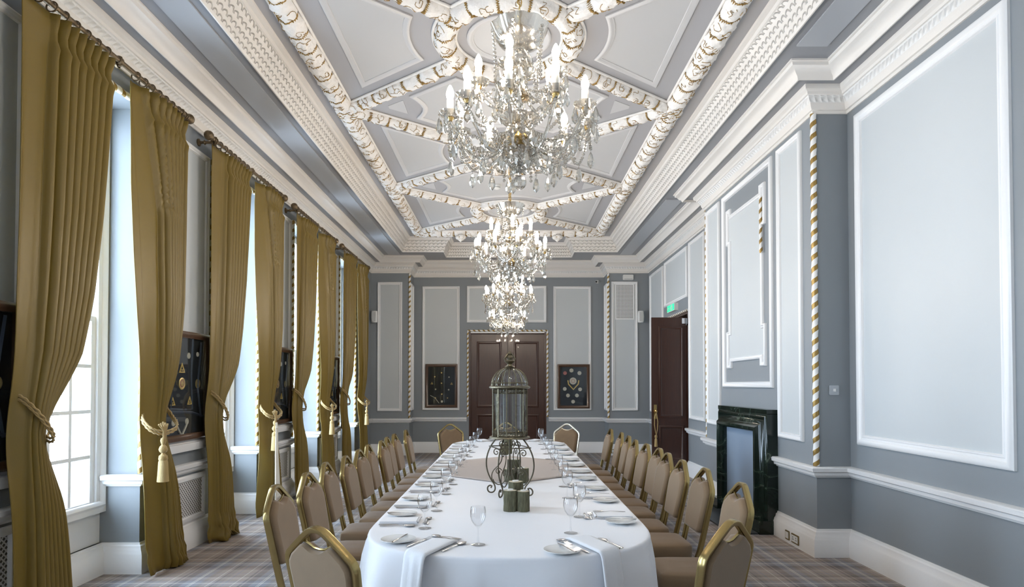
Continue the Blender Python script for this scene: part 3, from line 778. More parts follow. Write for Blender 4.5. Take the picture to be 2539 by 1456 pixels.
def tieback(c, near, label):
    t = thing('tieback', label, 'curtain tieback', (-2.93, c+(-.72 if near else .70), 1.46), 0, 'corded curtain tiebacks')
    off = Vector(t.location)
    hk = MB(); hy = off.y
    hk.lathe([(0, 0), (.022, 0), (.024, .008), (.010, .014), (.008, .05), (.018, .056), (.016, .066), (0, .07)], 12, (-.022, 0, 0), rot=Matrix.Rotation(PI/2, 3, 'Y')); hk.build('hook', IRON, t)
    # loops
    def cordpts(dz, dr):
        pts = []
        if near:
            key = [(-2.90, hy, 1.46), (-2.865, hy-.12, 1.455), (-2.80, hy-.128, 1.42), (-2.745, hy-.09, 1.34), (-2.722, hy-.03, 1.25), (-2.735, hy+.02, 1.19), (-2.80, hy+.045, 1.19), (-2.88, hy+.03, 1.30), (-2.905, hy+.01, 1.45)]
        else:
            key = [(-2.90, hy, 1.46), (-2.87, hy+.02, 1.36), (-2.79, hy+.005, 1.26), (-2.685, hy-.10, 1.18), (-2.69, hy-.22, 1.14), (-2.73, hy-.30, 1.145), (-2.80, hy-.32, 1.19), (-2.88, hy-.25, 1.28), (-2.905, hy-.02, 1.45)]
        K = [Vector(k_)+Vector((dr, 0, dz)) for k_ in key]
        for i in range(len(K)-1):
            p0 = K[max(0, i-1)]; p1 = K[i]; p2 = K[i+1]; p3 = K[min(len(K)-1, i+2)]
            for s_ in range(8):
                q = s_/8; pts.append(.5*((2*p1)+(-p0+p2)*q+(2*p0-5*p1+4*p2-p3)*q*q+(-p0+3*p1-3*p2+p3)*q**3))
        pts.append(K[-1]); return pts
    for dz, dr in ((0, .012), (-.022, .008)):
        P = [p-off for p in cordpts(dz, dr)]; cb = MB()
        D = dens(P, .012)
        for ph in (0, PI):
            cb.tube([p+Vector((.0045*math.cos(i*.9+ph), 0, .0045*math.sin(i*.9+ph))) for i, p in enumerate(D)], .0062, 5)
        cb.build('cord', ROPEM, t, angle=180)
    # tassel
    ty = -.275 if not near else .105; tx = (-2.69 if not near else -2.86)-off.x; tz = (1.185 if not near else 1.20)-off.z
    tb = MB(); 
    for q in range(5): tb.tube([(tx+.004*q-.01, ty-.05+.025*q, tz+.03-.01*abs(q-2)), (tx+.01, ty-.015+.008*q, tz-.04), (tx+.008, ty-.012+.006*q, tz-.11)], .007, 5)
    tb.lathe([(0, .03), (.018, .02), (.022, 0), (.016, -.02), (.012, -.03), (.026, -.045), (.033, -.065), (.026, -.085), (.012, -.095), (.018, -.105), (.03, -.115), (.034, -.14), (.03, -.15)], 14, (tx, ty, tz-.12))
    tb.build('tassel_head', ROPEM, t)
    sk = MB(); sk.lathe([(.028, 0), (.034, -.02), (.038, -.10), (.043, -.17), (.040, -.172), (0, -.165)], 40, (tx, ty, tz-.265), scal=lambda a, z: 1+.06*math.sin(a*20)); sk.build('fringe', mat('fringe_thread', (.55, .40, .17), .6, bump=.8, bscale=90, stretch=(6, 6, .3)) if 'fringe_thread' not in bpy.data.materials else bpy.data.materials['fringe_thread'], t)
    return t
side = ['nearest', 'second', 'third', 'fourth']
for k in range(-2, 4):
    c = CEN+2.32*k; y0, y1 = c-.95, c+.94; zr = 3.83
    nm = side[k] if k >= 0 else ('first behind the viewer' if k == -1 else 'second behind the viewer')
    if k == -2: continue
    # pole with finials, brackets, rings
    t = thing('curtain_pole', 'bronze curtain pole with ball finials over the %s window' % nm, 'curtain pole', (-2.80, c, zr), 0, 'bronze curtain poles')
    mb = MB(); mb.tube([(0, -.93, 0), (0, .92, 0)], .019, 12); mb.build('pole', ROD, t)
    for s_ in (-1, 1):
        fb = MB(); rr = Matrix.Rotation(-s_*PI/2, 3, 'X')
        fb.lathe([(.019, 0), (.028, .004), (.028, .014), (.018, .02), (.03, .028), (.042, .045), (.045, .062), (.038, .085), (.02, .10), (0, .104)], 16, (0, s_*.92, 0), rot=rr); fb.build('finial', ROD, t)
    for by in (-.86, .0, .86):
        bb = MB(); bb.lathe([(0, 0), (.035, 0), (.035, .012), (.015, .02), (.013, .05), (.024, .06), (.013, .075), (.013, .13), (.03, .135), (.03, .15)], 12, (-.158, by, -.02), rot=Matrix.Rotation(PI/2, 3, 'Y')); bb.tube([(0, by, -.04), (0, by, .03)], [.012, .02], 8)
        bb.lathe([(.022, -.018), (.030, -.01), (.030, .01), (.022, .018)], 12, (0, by, 0), rot=Matrix.Rotation(PI/2, 3, 'X')); bb.build('bracket', ROD, t)
    for q in range(16):
        ry = (-.87+.72*q/7) if q < 8 else (.20+.68*(q-8)/7)
        if abs(ry) < .03: ry += .05
        rb = MB(); rb.tube([(.034*math.cos(a), ry+.004*math.sin(a), -.012+.034*math.sin(a)) for a in [2*PI*i/18 for i in range(18)]], .0052, 6, closed=True); rb.build('ring', ROD, t)
    curtain(c, True, 5+k, 'olive gold curtain on the camera side of the %s window, tied back' % nm, puddle=(.07 if k == 1 else (.03 if k == 2 else 0)))
    curtain(c, False, 25+k, 'olive gold curtain on the far side of the %s window, with tassel' % nm, puddle=(.035 if k in (0, 3) else 0), lining=(k == 1), flare=(.20 if k == 1 else 0))
    tieback(c, True, 'twisted cord tieback around the camera side curtain of the %s window' % nm)
    tieback(c, False, 'corded tieback with large tassel on the far curtain of the %s window' % nm)

# ------------------------------------------------------------------ radiator grilles under the pier panels
for k in range(1, 5):
    a0 = WC[k]+HW+.53-.0; a0 = WC[k]+HW+.40; a1 = a0+.62; a1 = WC[k+1]-HW-.12; a0 = WC[k]+HW+.12
    t = thing('radiator_grille', 'white perforated radiator grille under the chair rail, %s pier from the viewer' % pn[k], 'vent grille', (XL+.001, (a0+a1)/2, .24), 0, 'radiator grilles in the window piers')
    h = (a1-a0)/2
    fb = MB(); fb.sweep([(-h, .0), (h, 0), (h, .43), (-h, .43)], [(0, 0), (0, .018), (.02, .03), (.045, .03), (.055, .012), (.055, 0)], lambda a, b, p: (p, a, b), True); fb.build('frame', WHITE, t)
    gb = MB(); gb.box(0, .010, -h+.05, h-.05, .05, .38); gb.build('grille', VENTR, t)

# ------------------------------------------------------------------ display cases
def case(name, label, loc, rz, w_, h, items, group='framed displays of medals and badges'):
    """local: x across, z up, facing -y"""
    t = thing(name, label, 'display case', loc, rz, group)
    fb = MB(); fb.sweep([(-w_/2, 0), (w_/2, 0), (w_/2, h), (-w_/2, h)], [(0, 0), (0, .045), (.012, .055), (.03, .055), (.042, .045), (.058, .040), (.062, .01)], lambda a, b, p: (a, -p, b), True); fb.build('frame', FRAMEW, t)
    bb = MB(); bb.box(-w_/2+.05, w_/2-.05, -.016, -.002, .05, h-.05); bb.build('backing', NAVY, t)
    for (kd, x, z, r, m_) in items:
        ib = MB(); X_, Z_ = (0, 0) if kd == 'band' else (x*w_/2, z*h)
        if kd == 'medal':
            R_ = Matrix.Rotation(PI/2, 3, 'X'); ib.lathe([(0, 0), (r, 0), (r, .005), (r*.8, .008), (r*.7, .005), (r*.3, .007), (0, .008)], 18, (X_, -.017, Z_), rot=R_); ib.build('medal', m_, t)
        elif kd == 'tri':
            ib.sweep([(X_-r, Z_-r*.8), (X_+r, Z_-r*.8), (X_, Z_+r)], [(0, .017), (0, .022), (r*.22, .022), (r*.22, .017)], lambda a, b, p: (a, -p, b), True); ib.obox((X_, -.019, Z_-r*.3), r*.5, .004, r*.2); ib.build('triangle_badge', m_, t)
        elif kd == 'vee':
            ib.tube([(X_-r, -.02, Z_+r*1.1), (X_-r*.9, -.02, Z_+r*.4), (X_, -.02, Z_-r*.6), (X_+r*.9, -.02, Z_+r*.4), (X_+r, -.02, Z_+r*1.1)], r*.13, 6); ib.build('ribbon_collar', m_, t)
        elif kd == 'band':
            a0, a1 = r; ib.tube([(a*w_/2, -.019, b*h) for a, b in (x if isinstance(x, list) else [])], a0, 4); ib.build('sash_ribbon', m_, t)
    gb = MB(); gb.box(-w_/2+.055, w_/2-.055, -.039, -.036, .055, h-.055); gb.build('glass', CASEG, t)
    return t
MED1 = mat('medal_gold', (.70, .52, .22), .35, metal=.7); MED2 = mat('medal_cream', (.62, .58, .46), .5); MED3 = mat('medal_red', (.45, .15, .12), .5)
EMB = mat('gold_embroidery', (.75, .52, .15), .5)
it = [('medal', 0, .80, .017, MED1), ('medal', -.42, .71, .016, MED1), ('medal', .47, .70, .016, MED2), ('tri', -.60, .56, .028, EMB), ('tri', .63, .55, .028, EMB), ('medal', 0, .56, .016, MED1), ('medal', -.37, .42, .018, MED2), ('medal', .45, .41, .018, MED2), ('medal', .02, .31, .018, MED1), ('medal', -.38, .22, .016, MED1), ('medal', .38, .22, .014, MED1), ('medal', .03, .14, .026, MED2), ('band', [(-.7, .28), (-.4, .22), (-.15, .10)], 0, (.006, 0), MED2)]
case('display_case', 'framed navy display of small medals left of the double door', (-1.498, YB-.002, 1.0), 0, .71, .965, it)
it = [('medal', -.12, .86, .045, MED2), ('medal', -.52, .80, .042, MED3), ('medal', .38, .80, .045, MED2), ('medal', -.02, .62, .078, MED2), ('medal', -.02, .62, .045, MED3), ('vee', 0, .50, .12, EMB), ('medal', -.54, .44, .042, MED2), ('medal', .42, .43, .042, MED2), ('medal', -.34, .29, .042, MED2), ('medal', .22, .29, .042, MED2), ('medal', -.02, .15, .042, MED2)]
case('display_case', 'framed display with round cream medals and a yellow ribbon collar', (1.43, YB-.002, .985), 0, .71, .975, it)
for k in range(0, 5):
    yc = (WC[k]+WC[k+1])/2; it = []
    R = random.Random(k)
    it += [('band', [(-.9, .25), (-.4, .27), (.4, .25), (.9, .2)], 0, (.012, 0), NAVYL), ('band', [(-.45, .95), (-.35, .6), (-.4, .3), (0, .28), (.4, .28), (.35, .6), (.4, .95)], 0, (.010, 0), NAVYL), ('band', [(.75, .92), (.6, .5), (.75, .2)], 0, (.012, 0), NAVYL), ('band', [(-.75, .92), (-.6, .5), (-.75, .2)], 0, (.012, 0), NAVYL)]
    it += [('medal', -.5, .80, .028, MED2), ('medal', -.15, .79, .028, MED2), ('medal', .25, .78, .028, MED2), ('medal', .6, .80, .022, MED2), ('tri', 0, .66, .05, EMB), ('medal', 0, .52, .055, MED1), ('medal', 0, .52, .035, MED3), ('medal', .62, .52, .045, MED1), ('medal', -.5, .53, .05, NAVYL), ('tri', -.33, .36, .042, EMB), ('tri', .30, .36, .042, EMB), ('tri', -.75, .36, .042, EMB), ('medal', .2, .17, .03, MED2), ('medal', -.3, .17, .03, MED2), ('vee', 0, .10, .09, MED2)]
    case('display_case', 'framed regalia display hanging on the %s pier between windows' % pn[k], (XL+.006, yc-.0, 1.0), PI/2, .92 if k else .95, .985, it)
# small white ledge beneath each case
for k in range(0, 5):
    yc = (WC[k]+WC[k+1])/2; mb = MB(); mb.sweep([(yc-.50, .95), (yc+.50, .95)], [(0, 0), (-.05, .03), (-.05, .045), (0, .055), (.02, .055), (.03, 0)], Lf); trim(mb, WHITE, 'white ledge under the display case on the %s pier' % pn[k])

# ------------------------------------------------------------------ fireplace
t = thing('fireplace_surround', 'dark green veined marble fireplace surround with a boarded opening', 'fireplace', (XB, 7.02, 0))
pr = [(0, 0), (0, .14), (.012, .17), (.03, .185), (.055, .18), (.068, .16), (.075, .15), (.095, .125), (.13, .115), (.14, .105), (.145, .12), (.165, .122), (.175, .11), (.20, .105), (.20, 0)]
o0, o1 = -.53, .53
mb = MB(); mb.sweep([(o1, .13), (o1, 1.01), (o0, 1.01), (o0, .13)][::-1], pr, lambda a, b, p: (-p, a, b)); mb.box(-.11, 0, -.73, .73, 1.205, 1.25); mb.build('bolection_frame', MARB, t)
for a in (o0-.20, o1): 
    pb = MB(); pb.box(-.195, 0, a-.005, a+.205, 0, .135); pb.build('plinth', MARB, t)
mb = MB(); mb.box(-.075, -.04, -.529, .529, 0.02, 1.009); ib = mb.build('infill_board', mat('blue_grey_board', (.25, .32, .42), .45), t); ib['label'] = 'blue grey board closing the opening'
mb = MB(); mb.box(2.22, 2.50, 6.30, 7.74, 0, .016); mb.box(2.50, 2.624, 6.497, 7.543, 0, .016); tag(mb.build('hearth_slab', HEARTH), 'black slate hearth slab set in front of the fireplace', 'hearth')

# ------------------------------------------------------------------ small fittings
def fitting(name, label, cat, loc, rz, parts, group=None):
    t = thing(name, label, cat, loc, rz, group)
    for n, mb, m_ in parts: mb.build(n, m_, t)
    return t
def rbox(x0, x1, y0, y1, z0, z1, b=.006):
    mb = MB(); 
    mb.prism([(x0+b, z0), (x1-b, z0), (x1, z0+b), (x1, z1-b), (x1-b, z1), (x0+b, z1), (x0, z1-b), (x0, z0+b)], lambda a, c, p: (a, p, c), y0, y1)
    return mb
def speaker(label, x):
    b = MB(); b.lathe([(0, 0), (.03, .0), (.012, .02), (.012, .07)], 10, (0, -.0, 0), rot=Matrix.Rotation(PI/2, 3, 'X'))
    s = MB(); P = []
    for z, r in ((-.125, .05), (-.115, .066), (0, .075), (.115, .066), (.125, .05)): P.append([(r*math.cos(a)*.95, -.13+r*.75*math.sin(a), z) for a in [2*PI*i/20 for i in range(20)]])
    s.grid(P, closed_u=True); s.poly(P[0]); s.poly(P[-1])
    g = MB(); g.sweep([(-.04, -.10), (.04, -.10), (.04, .10), (-.04, .10)], [(0, 0), (0, .006), (.006, .006), (.006, 0)], lambda a, c, p: (a, -.186-p, c), True); g.box(-.036, .036, -.190, -.182, -.096, .096)
    fitting('wall_speaker', label, 'loudspeaker', (x, YP-.001, 2.95), 0, [('bracket', b, PLASTIC), ('cabinet', s, PLASTIC), ('speaker_grille', g, mat('speaker_mesh', (.55, .55, .54), .8) if 'speaker_mesh' not in bpy.data.materials else bpy.data.materials['speaker_mesh'])], 'white wall speakers')
speaker('white wall loudspeaker on the back left pier beside the curtain', -2.86); speaker('white wall loudspeaker right of the perforated vent', 2.80)
a = rbox(-.11, .11, -.06, 0, 0, .11, .01); b = MB(); b.box(-.09, .09, -.063, -.06, .012, .02)
fitting('junction_box', 'small white box above the perforated vent', 'wall box', (2.55, YP-.001, 3.75), 0, [('housing', a, PLASTIC), ('seam', b, WALL)])
mb = MB(); mb.box(-.205, .205, -.014, 0, 0, .765); f2 = MB(); f2.sweep([(-.205, 0), (.205, 0), (.205, .765), (-.205, .765)], [(0, .014), (0, .02), (.02, .02), (.02, .014)], lambda a, c, p: (a, -p, c), True)
fitting('air_vent', 'white perforated air vent at the top of the back right pier', 'vent grille', (2.48, YP-.004, 2.90), 0, [('perforated_plate', mb, VENTB), ('edge_frame', f2, WHITE)])
a = MB(); a.lathe([(0, 0), (.035, 0), (.035, .02), (.02, .03), (.012, .03), (.012, .06)], 12, (0, 0, 0), rot=Matrix.Rotation(PI/2, 3, 'X')); b = MB(); b.tube([(0, -.05, 0), (-.05, -.14, -.02)], .028, 12); c_ = MB(); c_.tube([(-.05, -.14, -.02), (-.056, -.152, -.022)], .02, 12)
fitting('security_camera', 'small white security camera high beside the right rope moulding', 'camera', (1.98, YB-.001, 3.80), 0, [('mount', a, PLASTIC), ('camera_body', b, PLASTIC), ('lens', c_, DARK)])
# exit sign
a = MB(); a.box(-.25, .25, -.07, 0, 0, .13); b = MB(); b.box(-.235, .235, -.074, -.07, .01, .12)
c_ = MB(); c_.lathe([(0, 0), (.012, 0), (0, .002)], 8, (.03, -.078, .095), rot=Matrix.Rotation(PI/2, 3, 'X'))
for q in ([(.03, .08), (.02, .055)], [(.02, .055), (.045, .04), (.04, .02)], [(.02, .055), (-.005, .045), (-.02, .03)], [(.03, .078), (.055, .07)], [(.03, .078), (.005, .075), (.0, .06)]): c_.tube([(p_[0], -.077, p_[1]) for p_ in q], .005, 5)
c_.box(.08, .13, -.077, -.074, .02, .11); c_.tube([(-.19, -.077, .065), (-.08, -.077, .065)], .005, 5); c_.tube([(-.16, -.077, .09), (-.19, -.077, .065), (-.16, -.077, .04)], .005, 5)
fitting('exit_sign', 'green illuminated running figure exit sign over the side doorway', 'exit sign', (XR-.001, 11.30, 2.83), -PI/2, [('housing', a, PLASTIC), ('lit_panel', b, GREENE), ('pictogram', c_, PLASTIC)])
# light switch on breast return
a = rbox(-.043, .043, -.008, 0, -.043, .043, .006); b = MB(); b.box(-.008, .012, -.016, -.008, -.012, .012)
fitting('light_switch', 'clear plate light switch on the grey side of the chimney breast', 'light switch', (2.855, BR0-.001, 1.455), 0, [('plate', a, mat('clear_plate', (.42, .45, .48), .2)), ('rocker', b, PLASTIC)])
BRF = mat('brass_antique_plate', (.30, .22, .10), .35, metal=.8)
def sock(label, loc, rz, n, double):
    w_ = .073 if double else .043
    a = rbox(-w_, w_, -.006, 0, -.043, .043, .005); b = MB(); b.box(-w_+.013, w_-.013, -.010, -.006, -.03, .03)
    parts = [('plate', a, BRF), ('insert', b, PLASTIC if not double else PLASTIC)]
    if double:
        c_ = MB()
        for s_ in (-1, 1):
            c_.box(s_*.03-.003, s_*.03+.003, -.012, -.0095, .008, .018); c_.box(s_*.03-.012, s_*.03-.007, -.012, -.0095, -.012, -.004); c_.box(s_*.03+.007, s_*.03+.012, -.012, -.0095, -.012, -.004)
        parts.append(('socket_holes', c_, DARK))
    fitting(n, label, 'socket', loc, rz, parts)
sock('single brass outlet on the baseboard nearest the right chimney corner', (XB-.051, 5.97, .075), -PI/2, 'data_outlet', False)
sock('double brass power socket on the baseboard by the near chimney corner', (XB-.051, 5.81, .075), -PI/2, 'power_socket', True)
sock('double brass power socket on the baseboard left of the fireplace', (XB-.051, 8.36, .075), -PI/2, 'power_socket', True)
sock('single brass outlet on the baseboard left of the fireplace', (XB-.051, 8.20, .075), -PI/2, 'data_outlet', False)
sock('single brass outlet on the far baseboard under the vent', (2.22, YP-.051, .09), 0, 'data_outlet', False)
sock('double brass power socket on the far baseboard under the vent', (2.46, YP-.051, .09), 0, 'power_socket', True)
a = MB(); a.lathe([(.06, 0), (.062, -.02), (.052, -.03), (.05, -.05), (.035, -.062), (0, -.066)], 20); b = MB(); b.lathe([(.0515, -.034), (.0535, -.037), (.0515, -.042)], 20)
fitting('smoke_detector', 'round white smoke detector on the ceiling beyond the first chandelier', 'smoke detector', (-.18, 9.18, ZC-.005), 0, [('body', a, PLASTIC), ('vent_ring', b, WALL)])
# brass hook with rope on the side door
a = MB(); a.tube([(0, 0, 0), (0, -.045, 0)], .007, 8); a.lathe([(0, -.026), (.018, -.018), (.026, 0), (.018, .018), (0, .026)], 12, (0, -.06, .0))
b = MB(); b.tube([(0, -.06, -.01), (-.024, -.06, -.10), (-.03, -.06, -.22), (-.01, -.06, -.36), (0, -.06, -.40), (.02, -.06, -.30), (.028, -.06, -.18), (.012, -.06, -.06), (0, -.06, -.01)], .007, 6)
c_ = MB(); c_.lathe([(0, 0), (.02, -.01), (.024, -.04), (.014, -.06), (.022, -.08), (.027, -.2), (0, -.2)], 14, (-.005, -.06, -.39))
fitting('rope_tassel', 'gold rope loop with tassel hanging from a brass knob on the side door', 'rope tassel', (2.46, DY0+.05, 1.06), 0, [('knob', a, BRASS), ('cord_loop', b, ROPEM), ('tassel', c_, ROPEM)])

# ------------------------------------------------------------------ chandeliers
def chandelier():
    t = thing('chandelier', '', 'chandelier', (0, 0, 0), 0, 'crystal chandeliers in a row')
    Z0 = 2.33
    z = lambda v: v-Z0
    mb = MB()
    for i in range(54):     # chain links
        zz = z(3.03)+i*.0265
        P = [(.009*math.cos(a), 0, zz+.019*math.sin(a)) for a in [2*PI*q/8 for q in range(8)]]
        if i % 2: P = [(0, p_[0], p_[2]) for p_ in P]
        mb.tube(P, .0028, 4, closed=True)
    mb.tube([(.006*math.cos(i*.7), .006*math.sin(i*.7), z(3.0)+i*.05) for i in range(30)], .003, 5)
    mb.build('chain', BRASS, t)
    mb = MB(); mb.lathe([(0, z(4.459)), (.055, z(4.459)), (.05, z(4.43)), (.02, z(4.41)), (0, z(4.40))], 20); mb.build('ceiling_rose', BRASS, t)
    mb = MB(); sc = lambda a, zz: 1+.07*abs(math.sin(a*5))*max(0, (zz-z(2.97))/.05)
    mb.lathe([(.02, z(2.93)), (.05, z(2.935)), (.085, z(2.955)), (.105, z(2.985)), (.118, z(3.025)), (.114, z(3.026)), (.10, z(2.99)), (.08, z(2.962)), (.045, z(2.942)), (.02, z(2.938))], 40, scal=sc); mb.build('canopy_dish', CRYS, t)
    mb = MB(); mb.lathe([(0, z(2.96)), (.012, z(2.95)), (.012, z(2.92)), (.04, z(2.915)), (.055, z(2.89)), (.055, z(2.86)), (.02, z(2.85)), (.024, z(2.82)), (.036, z(2.79)), (.02, z(2.75)), (.045, z(2.735)), (.05, z(2.72)), (.02, z(2.70)), (.03, z(2.66)), (.042, z(2.62)), (.022, z(2.58)), (.03, z(2.56)), (.012, z(2.52)), (.03, z(2.48)), (.02, z(2.44)), (0, z(2.42))], 16); mb.build('stem', CRYS, t)
    mb = MB(); mb.lathe([(0, z(2.565)), (.055, z(2.56)), (.06, z(2.54)), (.05, z(2.52)), (.025, z(2.505)), (0, z(2.50))], 20); mb.build('arm_plate', BRASS, t); mb = MB(); mb.lathe([(0, z(2.755)), (.035, z(2.75)), (.035, z(2.735)), (0, z(2.72))], 16); mb.build('arm_plate', BRASS, t)
    for zz, r_, nme in ((2.60, .085, 'glass_dish'), (2.46, .075, 'glass_dish'), (2.80, .06, 'glass_dish')):
        mb = MB(); mb.lathe([(.02, z(zz)), (r_*.7, z(zz+.008)), (r_, z(zz+.035)), (r_*.95, z(zz+.036)), (r_*.65, z(zz+.014)), (.02, z(zz+.005))], 30, scal=lambda a, q: 1+.05*abs(math.sin(a*5))); mb.build(nme, CRYS, t)
    # shared meshes
    def mk(f, nme, m_, angle=1): b = MB(); f(b); return b.mesh(nme, m_, angle)
    drop = mk(lambda b: (b.lathe([(0, 0), (.0055, -.006), (0, -.012)], 6, sm=False), b.lathe([(0, -.012), (.005, -.02), (.0115, -.042), (.009, -.056), (0, -.068)], 6, sm=False)), 'crystal_drop', CRYS)
    big = mk(lambda b: (b.lathe([(0, 0), (.007, -.007), (0, -.014)], 6, sm=False), b.lathe([(0, -.014), (.007, -.026), (.0155, -.058), (.012, -.074), (0, -.088)], 6, sm=False)), 'crystal_drop', CRYS)
    def pan(b): b.lathe([(.010, 0), (.022, .002), (.036, .010), (.045, .024), (.043, .025), (.033, .014), (.02, .006), (.010, .005)], 24, scal=lambda a, q: 1+.09*abs(math.sin(a*4))*(q > .008))
    pan_m = mk(pan, 'drip_pan', CRYS, 60)
    def can(b): b.lathe([(.0, .005), (.0145, .005), (.0145, .073), (.012, .078), (0, .079)], 14); b.lathe([(0, -.018), (.010, -.016), (.014, -.006), (.017, .003), (.0, .005)], 12, mi=1)
    can_b = MB(); can(can_b); can_m = can_b.mesh('candle', [IVORY, BRASS], 50)
    bulb_m = mk(lambda b: b.lathe([(.010, .076), (.0135, .083), (.0165, .096), (.0155, .108), (.0105, .122), (.005, .133), (0, .138)], 10), 'bulb', BULB, 180)
    def inst(nme, me, loc, par=None, rz=0):
        o = bpy.data.objects.new(nme, me); C.objects.link(o); o.parent = par or t; o.location = loc; o.rotation_euler = (0, 0, rz); return o
    def strand(P, r=.0085, taper=0):
        b = MB(); D = [Vector(p_) for p_ in P]; L = 0; seg = []
        D = dens(D, r*2.05)
        for i, p_ in enumerate(D):
            rr = r*(1-taper*abs(i/(len(D)-1)-.5)) if len(D) > 1 else r
            b.lathe([(0, rr), (rr*.9, rr*.35), (rr*.9, -rr*.35), (0, -rr)], 6, p_, sm=False)
        return b.build('bead_strand', CRYS, t, 1)
    def arm(ang, R, za, zb, zlow):
        b = MB(); K = []
        for q in range(15):
            u = q/14; rr = .045+(R-.045)*(u if u < .75 else .75+(u-.75)*1.0)
            zz = za*(1-u)+zb*u - (za*(1-.55)+zb*.55-zlow)*math.sin(PI*min(1, u))**1.0*(1.15)
            K.append((rr*math.cos(ang), rr*math.sin(ang), z(zz)))
        b.tube(K, [.0075+.002*math.sin(q*2.2) for q in range(15)], 6, sm=False); b.build('arm', CRYS, t, 1)
    NL, NU, RL, RU = 10, 5, .295, .175; zL, zU = 2.615, 2.765
    nd = 0
    for i in range(NL):
        a = 2*PI*(i+.25)/NL; arm(a, RL, 2.54, zL-.01, 2.475); x, y_ = RL*math.cos(a), RL*math.sin(a)
        inst('drip_pan', pan_m, (x, y_, z(zL))); cn = inst('candle', can_m, (x, y_, z(zL)+.004)); inst('bulb', bulb_m, (0, 0, 0), cn)
        for q in range(5):
            b_ = a+(q-2)*1.15; inst('crystal_drop', big if q % 2 == 0 else drop, (x+.045*math.cos(b_), y_+.045*math.sin(b_), z(zL)+.018), rz=q)
        # swag to next arm and beads to the centre
        a2 = 2*PI*(i+1.25)/NL; P = []
        for q in range(10):
            u = q/9; an = a+(a2-a)*u; P.append((.30*math.cos(an), .30*math.sin(an), z(zL-.01-.115*math.sin(PI*u))))
        strand(P, .0078)
        am = (a+a2)/2; inst('crystal_drop', big, (.30*math.cos(am), .30*math.sin(am), z(zL-.125)))
        P = [(rr*math.cos(am), rr*math.sin(am), z(zz)) for rr, zz in ((.045, 2.60), (.10, 2.50), (.17, 2.455), (.22, 2.47), (.26, 2.53))]
        strand(P, .0075)
        inst('crystal_drop', big, (.17*math.cos(am), .17*math.sin(am), z(2.45)))
    for i in range(NU):
        a = 2*PI*(i+.55)/NU; arm(a, RU, 2.73, zU-.01, 2.69); x, y_ = RU*math.cos(a), RU*math.sin(a)
        inst('drip_pan', pan_m, (x, y_, z(zU))); cn = inst('candle', can_m, (x, y_, z(zU)+.004)); inst('bulb', bulb_m, (0, 0, 0), cn)
        for q in range(3):
            b_ = a+(q-1)*1.4; inst('crystal_drop', big, (x+.045*math.cos(b_), y_+.045*math.sin(b_), z(zU)+.018), rz=q)
    for i in range(10):
        a = 2*PI*(i+.1)/10; strand([(.112*math.cos(a), .112*math.sin(a), z(3.0)), (.104*math.cos(a), .104*math.sin(a), z(2.88)), (.102*math.cos(a), .102*math.sin(a), z(2.78))] if i % 2 else [(.05*math.cos(a), .05*math.sin(a), z(2.89)), (.06*math.cos(a), .06*math.sin(a), z(2.82)), (.075*math.cos(a), .075*math.sin(a), z(2.72))], .0085)
    for i in range(20):   # festoons hanging below the arms
        a = 2*PI*(i+.1)/20; r1 = .25 if i % 2 else .19
        strand([(.06*math.cos(a), .06*math.sin(a), z(2.56)), (r1*.62*math.cos(a), r1*.62*math.sin(a), z(2.515)), (r1*math.cos(a), r1*math.sin(a), z(2.55 if i % 2 else 2.50)), (r1*1.04*math.cos(a), r1*1.04*math.sin(a), z(2.475 if i % 2 else 2.43))], .0085)
    for i in range(5):
        a = 2*PI*(i+.55)/5
        strand([(.175*math.cos(a), .175*math.sin(a), z(2.75)), (.17*math.cos(a+.3), .17*math.sin(a+.3), z(2.68)), (.19*math.cos(a+.62), .19*math.sin(a+.62), z(2.665)), (.175*math.cos(a+.95), .175*math.sin(a+.95), z(2.70)), (.175*math.cos(a+1.2), .175*math.sin(a+1.2), z(2.75))], .008)
        strand([(.165*math.cos(a), .165*math.sin(a), z(2.76)), (.10*math.cos(a), .10*math.sin(a), z(2.70)), (.05*math.cos(a), .05*math.sin(a), z(2.68))], .0085)
    for i in range(8):
        a = 2*PI*i/8; strand([(.075*math.cos(a), .075*math.sin(a), z(2.49)), (.05*math.cos(a), .05*math.sin(a), z(2.44)), (.012*math.cos(a), .012*math.sin(a), z(2.41))], .0075)
        inst('crystal_drop', drop, (.078*math.cos(a+.3), .078*math.sin(a+.3), z(2.49)))
    b = MB(); R_ = .03
    P = [[(R_*math.sin(th)*math.cos(ph), R_*math.sin(th)*math.sin(ph), z(2.36)+R_*math.cos(th)) for ph in [2*PI*q/10 for q in range(10)]] for th in [PI*w_/7 for w_ in range(8)]]
    b.grid(P, closed_u=True, sm=False); b.lathe([(0, .025), (.006, .015), (.006, -.01), (0, -.02)], 6, (0, 0, z(2.41)), sm=False); b.build('crystal_ball', CRYS, t, 1)
    return t
ch = chandelier()
cl = [(0.045, 2.64), (.012, 5.28), (.0, 7.92), (-.03, 10.56)]
instances(ch, [((x, y_, 2.33), .35*i, 'crystal chandelier with lit candle bulbs, %s' % ['largest and nearest the camera', 'second in the row from the camera', 'third in the row from the camera', 'farthest and smallest in the photo'][i]) for i, (x, y_) in enumerate(cl)], 'crystal chandeliers in a row')

